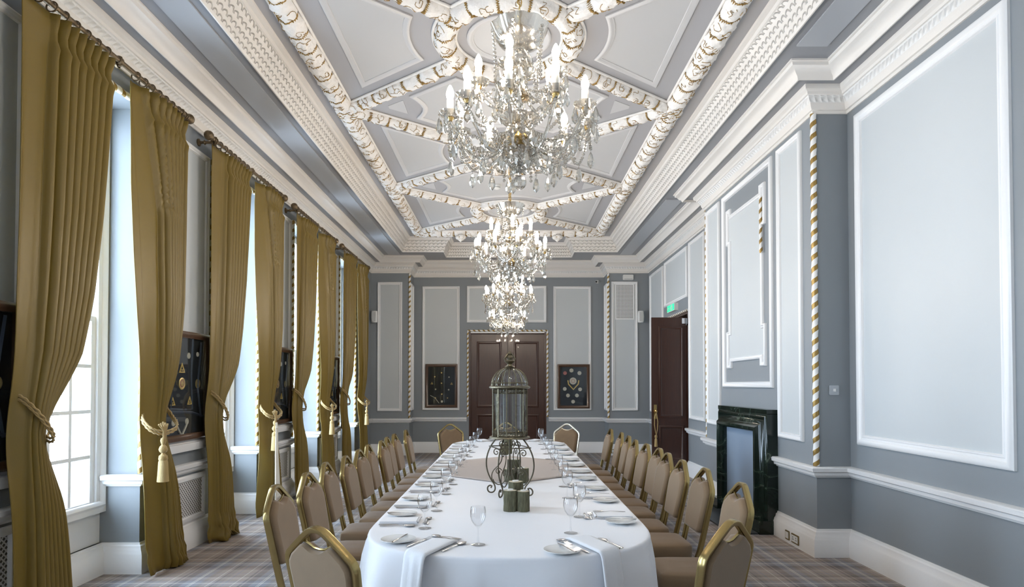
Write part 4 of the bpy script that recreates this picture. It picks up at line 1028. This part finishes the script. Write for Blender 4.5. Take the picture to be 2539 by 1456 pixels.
# ------------------------------------------------------------------ table, cloths
TX0, TY0, TY1 = .725, 2.73, 8.58
def outline(n_end=28, hw=TX0, y0=TY0, y1=TY1, b=.66, e=.80):
    pts = []
    for i in range(n_end+1):          # near end, from +x side to -x side
        a = PI*i/n_end; pts.append((hw*math.copysign(abs(math.cos(a))**e, math.cos(a)), y0+b-b*math.sin(a)**e))
    n = 40
    for i in range(1, n): pts.append((-hw, y0+b+(y1-y0-2*b)*i/n))
    for i in range(n_end+1):
        a = PI*i/n_end; pts.append((-hw*math.copysign(abs(math.cos(a))**e, math.cos(a)), y1-b+b*math.sin(a)**e))
    for i in range(1, n): pts.append((hw, y1-b-(y1-y0-2*b)*i/n))
    return pts
O = outline(); n = len(O); NRM = []
for i in range(n):
    a = Vector(O[i-1]); b = Vector(O[(i+1) % n]); d = (b-a).normalized(); NRM.append(Vector((-d.y, d.x)))
if (Vector(O[n//4])+NRM[n//4]-Vector((0, 5.5))).length < (Vector(O[n//4])-Vector((0, 5.5))).length: NRM = [-q for q in NRM]
tb = thing('dining_table', 'very long banquet table hidden under the white cloth, rounded ends', 'table', (0, 5.7, 0))
mb = MB(); mb.prism([(x*.985, (y_-5.7)*.997) for x, y_ in O], flat, .715, .742); mb.build('tabletop', mat('plywood', (.45, .32, .2), .6), tb)
for x in (-.5, .5):
    for y_ in (-2.2, -.75, .75, 2.2):
        lb = MB(); lb.tube([(x, y_, 0), (x, y_, .715)], .018, 8); lb.build('leg', IRON, tb)
Ls = [0]
for i in range(1, n+1): Ls.append(Ls[-1]+(Vector(O[i % n])-Vector(O[i-1])).length)
mb = MB(); rows = []
def ring(off, z, amp=0, sc=1):
    r_ = []
    for i in range(n):
        l = Ls[i]; wv = amp*(math.sin(l*15+.8*math.sin(l*3.1))+.5*math.sin(l*33+1))
        p_ = Vector(O[i])*1.0+NRM[i]*(off+wv); r_.append((p_.x, p_.y, z))
    return r_
cx_, cyy = 0, 5.7
rows += [ring(-.03, .75), ring(-.012, .75), ring(-.004, .7494), ring(.002, .7475), ring(.005, .744), ring(.008, .738), ring(.010, .72, .001), ring(.016, .69, .009), ring(.027, .62, .018), ring(.038, .5, .026), ring(.047, .4, .030), ring(.052, .3, .027), ring(.06, .2, .03)]
mb.grid(rows, closed_u=True); mb.face(range(n), 0, None, True); tc_ = mb.build('tablecloth', CLOTH, None, angle=180, fix=True)
tag(tc_, 'white tablecloth hanging over the long table', 'tablecloth')
# diamond overlay
mb = MB(); ow = .86; yc = 5.66; yr = .93; top = []
G = []
N_ = 24
for j in range(N_+1):
    row = []
    for i in range(N_+1):
        u, v = i/N_*2-1, j/N_*2-1; x = (u-v)*.5*1.13; y_ = yc+(u+v)*.5*yr
        z_ = .7545; e = abs(x)-.727
        if e > 0: z_ = .7545-min(e, .5)*.99; x = math.copysign(.738+.02*min(1, e*8), x); z_ = min(z_, .7545)
        row.append((x, y_, z_))
    G.append(row)
mb.grid(G); tn = mb.build('table_overlay', TAN, None, 60, fix=False); so = tn.modifiers.new('thickness', 'SOLIDIFY'); so.thickness = .0015; so.offset = 1
tag(tn, 'beige cloth square laid diagonally across the white tablecloth', 'cloth')

# ------------------------------------------------------------------ logs
def log(loc, r, h, seed, label, group):
    R = random.Random(seed); a0 = [R.random()*6 for _ in range(5)]
    t = thing('log_candle_holder', label, 'log', loc, R.random()*3, group)
    sc = lambda a, z: 1+.04*math.sin(3*a+a0[0])+.03*math.sin(7*a+a0[1])+.022*math.sin(19*a+z*60)+.018*math.sin(31*a-z*45+a0[3])
    mb = MB(); mb.lathe([(0, 0), (r*.98, 0), (r, .004)]+[(r*(1+.012*math.sin(i*2.1+a0[2])), h*i/8) for i in range(1, 8)]+[(r*.99, h-.003), (r*.955, h)], 90, scal=sc); mb.build('bark', BARK, t, 60)
    mb = MB(); mb.lathe([(r*.955, h-.001), (r*.6, h+.001), (r*.5, h+.001), (r*.48, h-.008), (0, h-.008)], 40, scal=lambda a, z: 1+.04*math.sin(3*a+a0[0])); mb.build('cut_top', CUTW, t)
    mb = MB(); mb.lathe([(0, h-.007), (r*.42, h-.007), (r*.44, h+.006), (r*.40, h+.004), (0, h+.003)], 20); mb.build('tealight', mat('tealight_wax', (.8, .79, .76), .5) if 'tealight_wax' not in bpy.data.materials else bpy.data.materials['tealight_wax'], t)
tz = .7505
log((.008, 3.74, tz), .040, .123, 1, 'bark covered log holder, left of the front trio', 'log tealight holders'); log((.085, 3.735, tz), .038, .119, 2, 'bark covered log holder, right of the front trio', 'log tealight holders'); log((.040, 3.84, tz), .045, .160, 3, 'tallest log holder, behind the front two', 'log tealight holders')
log((.008, 4.83, tz), .043, .105, 4, 'short log holder left, seen through the lantern stand', 'log tealight holders'); log((.105, 4.82, tz), .045, .112, 5, 'short log holder right, seen through the lantern stand', 'log tealight holders'); log((.042, 4.94, tz), .045, .165, 6, 'taller log holder behind the middle pair', 'log tealight holders')
log((-.05, 6.74, tz), .042, .12, 7, 'left log holder of the farthest pair', 'log tealight holders'); log((-.01, 6.85, tz), .045, .17, 8, 'tall log holder of the farthest pair', 'log tealight holders')

# ------------------------------------------------------------------ lantern
def spiral(c, r0, a0, turns, n=26, k=1):     # 2D spiral inwards
    return [(c[0]+r0*(1-.88*i/n)*math.cos(a0+k*turns*2*PI*i/n), c[1]+r0*(1-.88*i/n)*math.sin(a0+k*turns*2*PI*i/n)) for i in range(n+1)]
def bez(P, n=14):
    P = [Vector((a, b)) for a, b in P]; out = []
    for i in range(n+1):
        t_ = i/n; Q = P[:]
        while len(Q) > 1: Q = [Q[k]*(1-t_)+Q[k+1]*t_ for k in range(len(Q)-1)]
        out.append((Q[0].x, Q[0].y))
    return out
t = thing('lantern', 'bronze birdcage lantern on a scrolled iron stand in the table centre', 'lantern', (.005, 4.25, .7545), .35)
zb = .385
for q in range(4):
    a = PI/4+q*PI/2; ca, sa = math.cos(a), math.sin(a)
    rad_ = lambda P: [(u*ca, u*sa, v) for u, v in P]
    mb = MB()
    leg2 = bez([(.10, zb), (.185, .30), (.215, .16), (.10, .02), (.165, .0), (.165, .0)], 22)
    leg2 = bez([(.095, zb), (.19, .29), (.21, .17), (.12, .07)], 16)+bez([(.12, .07), (.095, .03), (.12, .006), (.145, .008)], 8)[1:]+[(.145+.024*math.sin(b), .032-.024*math.cos(b)) for b in [x*.45 for x in range(1, 9)]]+[(.150-.008*x, .043-.004*x) for x in range(1, 2)]
    mb.tube(rad_(leg2), .0052, 7); mb.build('leg', IRON, t)
    mb = MB()
    s1 = bez([(.128, .10), (.11, .045), (.02, .04), (.014, .14), (.014, .24)], 16); mb.tube(rad_(s1), .004, 6)
    s2 = bez([(.135, .10), (.155, .20), (.04, .17), (.045, .25), (.05, .30), (.10, .31)], 18)+spiral((.10, .285), .025, PI/2, -1.1, 14)
    mb.tube(rad_([(a_, b_) for a_, b_ in s2]), .0036, 6)
    mb.tube(rad_(spiral((.085, .155), .026, PI*.9, -1.3, 18)), .0034, 6)
    mb.tube(rad_(spiral((.055, .345), .028, -PI/2, 1.2, 18)), .0034, 6)
    mb.build('scroll', IRON, t)
mb = MB(); mb.tube([(0, 0, .13), (0, 0, zb)], .006, 8)
mb.tube([(.155*math.cos(PI/4+q*PI/2), .155*math.sin(PI/4+q*PI/2), .325) for q in range(4)], .004, 6, closed=True)
mb.build('centre_post', IRON, t)
mb = MB(); mb.lathe([(0, zb), (.125, zb), (.138, zb+.004), (.135, zb+.012), (.12, zb+.016), (0, zb+.016)], 40); mb.build('base_plate', ANTB, t)
NS = 12; Rb = .118; z0, z1 = zb+.016, zb+.335
mb = MB()
for q in range(NS):
    a = 2*PI*q/NS; mb.obox((Rb*math.cos(a), Rb*math.sin(a), (z0+z1)/2), .008, .008, z1-z0, Matrix.Rotation(a, 3, 'Z'))
for zz in (z0+.004, z0+.03, z1-.03, z1-.004): mb.tube([(Rb*math.cos(2*PI*q/NS), Rb*math.sin(2*PI*q/NS), zz) for q in range(NS)], .0035, 4, closed=True)
for q in range(NS*3):
    a = 2*PI*q/(NS*3); f_ = math.cos(PI/NS)/math.cos((a % (2*PI/NS))-PI/NS); 
    for zz, s_ in ((z0+.017, 1), (z1-.017, 1)): mb.tube([(Rb*f_*math.cos(a+.04*k), Rb*f_*math.sin(a+.04*k), zz+.011*math.sin(k*1.57)*s_) for k in range(-2, 3)], .0024, 4)
mb.build('cage_bars', ANTB, t)
mb = MB(); mb.lathe([(Rb-.004, z0+.005), (Rb-.004, z1-.005)], NS, sm=False); mb.build('glass_panes', LANTG, t, 1)
mb = MB(); mb.lathe([(.10, z1), (.13, z1), (.140, z1+.006), (.140, z1+.014), (.128, z1+.02), (.10, z1+.02)], 40); mb.build('gallery_rim', ANTB, t)
dome = [(.124*math.cos(b)**.85 if b < 1.5 else .02, z1+.02+.122*math.sin(b)) for b in [x*PI/2/10 for x in range(10)]]
mb = MB(); mb.lathe([(r_*.97, zz) for r_, zz in dome], 36); mb.build('dome_glass', LANTG, t)
mb = MB()
for q in range(16):
    a = 2*PI*q/16; mb.tube([(r_*math.cos(a), r_*math.sin(a), zz) for r_, zz in dome], .0033, 5)
mb.tube([(dome[1][0]*math.cos(b), dome[1][0]*math.sin(b), dome[1][1]) for b in [x*2*PI/32 for x in range(32)]], .004, 5, closed=True)
mb.build('dome_ribs', ANTB, t)
zt_ = dome[-1][1]-.004
mb = MB(); mb.lathe([(.034, zt_-.004), (.036, zt_+0.0046), (.03, zt_+0.0091), (.036, zt_+0.0137), (.02, zt_+0.0198), (.016, zt_+0.0304), (.03, zt_+0.0426), (.037, zt_+0.0502), (.033, zt_+0.0562), (.018, zt_+0.0578), (.02, zt_+0.0684), (.025, zt_+0.0760), (.018, zt_+0.0897), (.012, zt_+0.0950), (.018, zt_+0.1026), (.012, zt_+0.1125), (.004, zt_+0.1201), (0, zt_+0.1254)], 20)
for s_ in (-1, 1): mb.tube([(s_*.03, 0, zt_+0.0532), (s_*.038, 0, zt_+0.0684), (s_*.024, 0, zt_+0.0874), (s_*.01, 0, zt_+0.1026)], .006, 6)
mb.build('finial', ANTB, t)

# ------------------------------------------------------------------ chairs
def chair_proto(name, metal):
    """faces +y; origin on floor under seat centre"""
    t = thing(name, '', 'chair', (0, 0, 0))
    ts = math.tan(math.radians(11))
    def bk(x, z, off=0): return (x, -.195-(z-.46)*ts+off, z)          # back plane
    prof = [(-.0165, -.010), (-.0165, .006), (-.012, .011), (-.0065, .007), (-.0055, .011), (0, .013), (.0055, .011), (.0065, .007), (.012, .011), (.0165, .006), (.0165, -.010), (.012, -.012), (-.012, -.012)]
    # centreline of back frame
    K = [(-.165, .40), (-.168, .52), (-.178, .66), (-.186, .77), (-.187, .795), (-.181, .816), (-.168, .832), (-.055, .918), (-.03, .932), (0, .937)]
    K = K+[(-x, z) for x, z in K[:-1]][::-1]
    pts = [Vector(bk(x, z)) for x, z in K]
    low = [Vector((-.165, .17, .385)), Vector((-.165, 0, .375)), Vector((-.165, -.11, .368)), Vector((-.165, -.15, .375)), Vector((-.165, -.178, .40))]
    full = low+pts[1:-1]+[Vector((-q.x, q.y, q.z)) for q in low][::-1]
    # smooth once
    def chaik(P):
        o = [P[0]]
        for i in range(len(P)-1): o += [P[i]*.75+P[i+1]*.25, P[i]*.25+P[i+1]*.75]
        return o+[P[-1]]
    full = chaik(full); mb = MB()
    # orient profile: ridged face outward in the plane -> use per-point frame from centre
    N_ = len(full); G = []
    for i in range(N_):
        a_ = full[max(0, i-1)]; b_ = full[min(N_-1, i+1)]; tg = (b_-a_).normalized()
        axis = Vector((0, math.cos(math.radians(11)), math.sin(math.radians(11)))) if full[i].z > .44 else Vector((0, 0, -1)) if abs(tg.y) > .7 else Vector((0, .8, -.6)).normalized()
        w_ = (axis-tg*axis.dot(tg)).normalized(); o_ = tg.cross(w_)
        if full[i].z > .44:
            # outward = away from the back centre
            pass
        G.append([full[i]+w_*pa*1.0+o_*(-pb) for pa, pb in prof])
    mb.grid(G, closed_u=True); mb.build('back_frame', metal, t, 50)
    # backrest cushion
    sh = [(-.155, .50), (.155, .50), (.165, .505), (.172, .52), (.184, .66), (.192, .77), (.190, .80), (.165, .835), (.10, .875), (.075, .882), (.06, .872), (.03, .862), (0, .86)]
    sh = sh+[(-x, z) for x, z in sh[::-1][1:]]
    sh = sh[:-2]+[(-.172, .52), (-.165, .505)] if False else sh
    # dedupe bottom: build clean ccw loop
    lp_ = [(.135, .545), (.148, .553), (.154, .575), (.165, .68), (.173, .77), (.170, .795), (.150, .825), (.095, .866), (.072, .874), (.052, .862), (.03, .852), (0, .850)]
    lp_ = lp_+[(-x, z) for x, z in lp_[::-1][1:]]
    cz = .70
    mb = MB(); layers = [(.80, .036), (.93, .033), (.985, .022), (1, .008), (1, -.012), (.975, -.022), (.90, -.027)]
    G = [[bk(x*s_, cz+(z-cz)*(.5+.5*s_ if s_ < .95 else s_), off) for x, z in lp_] for s_, off in layers]
    mb.grid(G, closed_u=True); mb.poly(G[0]); mb.poly(G[-1]); mb.build('backrest', FAB, t, 75)
    # seat
    mb = MB(); out = [(.15, .225), (.18, .20), (.192, .10), (.185, -.09), (.165, -.135), (.13, -.15)]
    out = out+[(-x, y_) for x, y_ in out[::-1]]
    G = [[(x*s_, y_*s_, z) for x, y_ in out] for s_, z in ((.85, .392), (.98, .392), (1.0, .40), (1.01, .445), (.985, .468), (.93, .477), (.7, .485), (.3, .488))]
    mb.grid(G, closed_u=True); mb.poly(G[0]); mb.poly(G[-1]); mb.build('seat', FAB, t, 75)
    mb = MB(); mb.box(-.155, .155, -.12, .19, .378, .392); mb.tube([(-.165, .16, .380), (.165, .16, .380)], .011, 8); mb.tube([(-.165, -.11, .372), (.165, -.11, .372)], .011, 8); mb.build('seat_frame', metal, t)
    for sx in (-1, 1):
        for fy in (1, -1):
            mb = MB()
            if fy > 0: P = [(sx*.165, .165, .385), (sx*.170, .18, .35), (sx*.185, .21, 0.0)]
            else: P = [(sx*.165, -.07, .37), (sx*.170, -.12, .345), (sx*.18, -.18, .2), (sx*.188, -.26, 0.0)]
            mb.tube(P, .0125, 8); mb.build('leg', metal, t)
    # hand-hold rim
    mb = MB(); mb.tube([bk(x, z, .004) for x, z in [(-.085, .880), (-.055, .868), (-.03, .857), (0, .854), (.03, .857), (.055, .868), (.085, .880)]], .0055, 6); mb.build('handle_rim', metal, t)
    return t
ch1 = chair_proto('banquet_chair', CHAIRM)
LY = [3.50, 3.98, 4.52, 4.94, 5.39, 5.86, 6.28, 6.71, 7.13, 7.76]
RY = [3.58, 4.20, 4.66, 5.14, 5.52, 5.94, 6.38, 6.88, 7.38, 7.95]
rot = [0, -.03, .04, .02, -.04, .03, 0, .03, -.02, .02]
pl = []
for i, y_ in enumerate(LY):
    pl.append(((-1.01+.02*math.sin(i*2.3), y_-.02, 0), -PI/2+rot[i], '%s chair in the row on the window side, taupe back, gold frame' % ORD[i]))
for i, y_ in enumerate(RY):
    pl.append(((1.02+.02*math.sin(i*1.7+1), y_-.02, 0), PI/2+rot[(i*3) % 10], '%s chair in the row on the fireplace side, taupe seat, gold frame' % ORD[i]))
pl += [((-.600, 2.694, 0), -math.radians(32), 'large foreground chair at the left corner, pale taupe back towards the camera'),
       ((.725, 2.788, 0), math.radians(42), 'foreground chair at the right corner, dark brown back towards the camera'),
       ((-.71, 8.68, 0), math.radians(180+28), 'far end chair left of the lantern against the dado'),
       ((-.045, 9.0, 0), PI, 'far end chair mostly hidden behind the lantern')]
ch2 = chair_proto('banquet_chair', CHAIRP)
tag(ch2, 'far end chair right of the lantern with a paler frame', 'chair', 'banquet chairs around the long table'); ch2.location = (.71, 8.72, 0); ch2.rotation_euler = (0, 0, math.radians(154))
instances(ch1, pl, 'banquet chairs around the long table')

# ------------------------------------------------------------------ place settings
def single(name, cat, mb, m_, angle=50):
    o = mb.build(name, m_, None, angle); tag(o, '', cat); return o
g_ = MB(); g_.lathe([(0, .002), (.030, .0), (.034, .001), (.033, .003), (.012, .006), (.0045, .012), (.0035, .04), (.0035, .075), (.006, .082), (.018, .092), (.031, .112), (.0375, .135), (.037, .155), (.033, .178), (.032, .178), (.0358, .155), (.0362, .135), (.030, .114), (.017, .095), (.004, .0865), (0, .086)], 28)
glass = single('wine_glass', 'glass', g_, TABLEG, 60)
g_ = MB(); g_.lathe([(0, 0), (.045, 0), (.05, .003), (.072, .010), (.083, .013), (.0835, .0155), (.07, .013), (.05, .0065), (0, .005)], 40); plate = single('side_plate', 'plate', g_, CHINA, 60)
def knife_mb(L=.21, w_=.009):
    m = MB(); hl = L*.46
    m.tube([(0, 0, .004), (0, hl*.2, .0045), (0, hl*.8, .004), (0, hl, .003)], [.0045, .0065, .005, .0035], 8, prof=[(math.cos(k*PI/4)*1.2, math.sin(k*PI/4)*.55) for k in range(8)])
    m.prism([(-.004, hl), (w_*.6, hl+.01), (w_*.7, L*.85), (.003, L), (-.004, L*.93)], flat, .0022, .0038); return m
def fork_mb(L=.195):
    m = MB()
    m.tube([(0, 0, .003), (0, L*.12, .004), (0, L*.45, .006), (0, L*.66, .003), (0, L*.72, .003)], [.0045, .0055, .003, .003, .006], 8, prof=[(math.cos(k*PI/4)*1.2, math.sin(k*PI/4)*.4) for k in range(8)])
    m.prism([(-.004, L*.70), (.004, L*.70), (.0105, L*.76), (.0105, L*.80), (-.0105, L*.80), (-.0105, L*.76)], flat, .002, .0045)
    for x in (-.0092, -.003, .003, .0092): m.tube([(x, L*.79, .003), (x, L*.9, .0045), (x*.95, L, .008)], [.0017, .0015, .0008], 5)
    return m
def spoon_mb(L=.19, bw=.019):
    m = MB()
    m.tube([(0, 0, .003), (0, L*.12, .004), (0, L*.45, .007), (0, L*.66, .004), (0, L*.73, .004)], [.0045, .0055, .003, .003, .0045], 8, prof=[(math.cos(k*PI/4)*1.2, math.sin(k*PI/4)*.4) for k in range(8)])
    c = L*.86; G = []
    for s_, z in ((1, .007), (.8, .003), (.5, .0012), (.1, .0008)): G.append([(bw*s_*math.cos(a), c+bw*1.5*s_*math.sin(a), z) for a in [2*PI*k/20 for k in range(20)]])
    for s_, z in ((.1, .0022), (.5, .0028), (.78, .0045), (.96, .0078), (1, .007)): G.append([(bw*s_*math.cos(a), c+bw*1.5*s_*math.sin(a), z) for a in [2*PI*k/20 for k in range(20)]])
    m.grid(G, closed_u=True); return m
knife = single('table_knife', 'knife', knife_mb(.225), STEEL); bknife = single('butter_knife', 'knife', knife_mb(.175), STEEL)
fork = single('table_fork', 'fork', fork_mb(.20), STEEL); spoon = single('soup_spoon', 'spoon', spoon_mb(.185, .021), STEEL)
dspoon = single('dessert_spoon', 'spoon', spoon_mb(.165, .017), STEEL); dfork = single('dessert_fork', 'fork', fork_mb(.165), STEEL)
def napkin_mb():
    m = MB()   # folded layers 0.115 x 0.21 with rolled end
    for k in range(3):
        z0_ = .001+k*.004; y1_ = .205-.003*k; pr_ = []
        m.prism([(-.058+.001*k, 0), (.058-.001*k, .001*k), (.058-.0015*k, y1_), (-.058+.001*k, y1_-.001)], flat, z0_, z0_+.0034)
    G = []
    for a in [PI*k/8 for k in range(9)]: G.append([(x, .203+.009*math.sin(a), .0075-.0065*math.cos(a)) for x in (-.0565, -.02, .02, .0565)])
    m.grid(G); return m
nap = single('napkin', 'napkin', napkin_mb(), LINEN, 30)
protos = dict(glass=glass, plate=plate, knife=knife, bknife=bknife, fork=fork, spoon=spoon, dspoon=dspoon, dfork=dfork, nap=nap)
places = {k: [] for k in protos}
zt0 = .7515
def setting(x, y, ang, who, glass_xy=None, seed=0, napkin=True):
    """origin at table edge side centre of the place, +v towards table centre, u to the diner's right"""
    R = random.Random(seed); ca, sa = math.cos(ang), math.sin(ang)
    def at(u, v, z=zt0): return (x+u*ca-v*sa, y+u*sa+v*ca, z)
    j = lambda s_: R.uniform(-s_, s_)
    places['plate'].append((at(-.17+j(.01), .09+j(.01)), ang, 'white side plate at %s' % who))
    places['bknife'].append((at(-.15+j(.01), .01, zt0+.0145), ang+j(.25), 'butter knife resting on the side plate at %s' % who))
    places['fork'].append((at(-.075+j(.004), .02+j(.005)), ang+j(.04), 'table fork at %s' % who))
    if napkin: places['nap'].append((at(.0+j(.006), .005+j(.006)), ang+j(.06), 'folded white napkin at %s' % who))
    places['knife'].append((at(.085+j(.004), .01+j(.006)), ang+j(.04), 'table knife at %s' % who))
    places['spoon'].append((at(.112+j(.004), .02+j(.006)), ang+j(.04), 'soup spoon at %s' % who))
    places['dspoon'].append((at(.075, .262+j(.004)), ang+PI/2+j(.05), 'dessert spoon above the napkin at %s' % who))
    places['dfork'].append((at(-.085, .242+j(.004)), ang-PI/2+j(.05), 'dessert fork above the napkin at %s' % who))
    gx, gy = glass_xy if glass_xy else at(.13, .29)[:2]
    places['glass'].append(((gx, gy, zt0), 0, 'empty wine glass at %s' % who))
GL = [3.28, 3.73, 4.30, 4.72, 5.17, 5.66, 6.04, 6.52, 6.95, 7.55]
GR = [3.56, 4.15, 4.62, 5.08, 5.50, 5.93, 6.33, 6.80, 7.3, 7.9]
GLX = [-.44, -.43, -.43, -.42, -.425, -.42, -.42, -.41, -.405, -.40]
GRX = [.40, .385, .40, .40, .395, .40, .40, .40, .40, .40]
for i in range(10):
    setting(-.705, LY[i]-.06, -PI/2, 'the %s window side place' % ORD[i], (GLX[i], GL[i]), i)
    setting(.705, RY[i]+.0, PI/2, 'the %s fireplace side place' % ORD[i], (GRX[i], GR[i]), 40+i)
setting(-.415, 2.845, math.radians(-27), 'the left foreground corner place', (-.145, 2.945), 80, False)
setting(.43, 2.81, math.radians(27), 'the right foreground corner place', (.312, 3.175), 81, False)
setting(-.40, 8.54, math.radians(180+25), 'the left far end place', (-.39, 8.28), 82)
setting(.40, 8.54, math.radians(180-25), 'the right far end place', (.42, 8.22), 83)
grp = dict(glass='wine glasses on the long table', plate='side plates on the long table', knife='table knives on the long table', bknife='butter knives on the side plates', fork='table forks on the long table', spoon='soup spoons on the long table', dspoon='dessert spoons above the napkins', dfork='dessert forks above the napkins', nap='folded napkins on the long table')
for k, p_ in protos.items(): instances(p_, places[k], grp[k])
# two long napkins hanging over the near edge
def drape_napkin(p0, d, w_, L1, edge, label, seed):
    """strip starting at p0, running along d (2D unit) length L1 to the table edge then down"""
    m = MB(); D = Vector(d).normalized(); S = Vector((-D.y, D.x)); G = []
    prof_ = [(s_, .755+.006*(0)) for s_ in (0,)]
    seq = [(l, 0) for l in [L1*k/8 for k in range(9)]]
    for (l, _) in seq: G.append((l, .0125 if l > 0 else .006))
    rows_ = []
    for i, (l, h) in enumerate(G):
        row = []
        for q in range(9):
            u = q/8-.5; row.append((p0[0]+D.x*l+S.x*u*w_, p0[1]+D.y*l+S.y*u*w_, zt0+h-(.004 if q in (0, 8) else 0)))
        rows_.append(row)
    for k, (dl, zz) in enumerate([(.014, .755), (.026, .74), (.034, .71), (.052, .62), (.072, .5), (.086, .4), (.094, .33)]):
        row = []
        for q in range(9):
            u = q/8-.5; l = L1+dl+edge*u+.006*math.sin(u*14+seed)*min(1, k/3); row.append((p0[0]+D.x*l+S.x*u*w_, p0[1]+D.y*l+S.y*u*w_, zz+(.003 if k < 2 else 0)))
        rows_.append(row)
    for i in range(9):
        for q in range(9):
            x_, y__, z__ = rows_[i][q]; l = i/8*L1; u = q/8-.5; f_ = (i/8)**3; l2 = l+edge*u*f_; rows_[i][q] = (p0[0]+D.x*l2+S.x*u*w_, p0[1]+D.y*l2+S.y*u*w_, z__)
    m.grid(rows_); o = m.build('napkin', LINEN, None, 80, fix=False); so = o.modifiers.new('thickness', 'SOLIDIFY'); so.thickness = .008; so.offset = 0
    tag(o, label, 'napkin', 'long napkins hanging over the near table edge')
drape_napkin((-.30, 3.02), (-.40, -.92), .125, .265, .045, 'long white napkin hanging over the table edge, left foreground', 1)
drape_napkin((.33, 3.07), (.42, -.91), .125, .27, -.045, 'long white napkin hanging over the table edge, right foreground', 2)

# ------------------------------------------------------------------ light
wd = bpy.data.worlds.new('sky'); scene.world = wd; wd.use_nodes = True
bg = wd.node_tree.nodes['Background']; bg.inputs[0].default_value = (.66, .82, 1, 1); bg.inputs[1].default_value = 13
for k, c in enumerate(WC):
    l = bpy.data.lights.new('window_portal', 'AREA'); l.shape = 'RECTANGLE'; l.size = 1.0; l.size_y = 3.2; l.cycles.is_portal = True
    o = bpy.data.objects.new('window_portal', l); C.objects.link(o); o.location = (XW-.25, c, 2.1); o.rotation_euler = (0, -PI/2, 0)
    o.rotation_euler = Vector((1, 0, 0)).to_track_quat('-Z', 'Y').to_euler()
    l.size, l.size_y = 1.1, 3.2

# ------------------------------------------------------------------ camera
cam = bpy.data.cameras.new('camera'); co = bpy.data.objects.new('camera', cam); C.objects.link(co); scene.camera = co
cam.sensor_width = 36; cam.sensor_fit = 'HORIZONTAL'; f = 1550; th = .0192
cam.lens = 36*f/2539; cam.clip_start = .05; cam.clip_end = 100
cam.shift_x = (1269.5-1262)/2539; cam.shift_y = ((955-f*math.tan(th))-728)/2539
co.location = (0, 0, 1.5); co.rotation_euler = (PI/2+th, 0, 0)
scene.view_settings.view_transform = 'Standard'; scene.view_settings.look = 'None'; scene.view_settings.gamma = 1; scene.view_settings.use_curve_mapping = False
scene.view_settings.exposure = 0.87
cy = scene.cycles
cy.max_bounces = 6; cy.diffuse_bounces = 4; cy.glossy_bounces = 2; cy.transmission_bounces = 4; cy.transparent_max_bounces = 12; cy.adaptive_threshold = .04
cy.caustics_reflective = False; cy.caustics_refractive = False; cy.sample_clamp_indirect = 6; cy.use_denoising = True
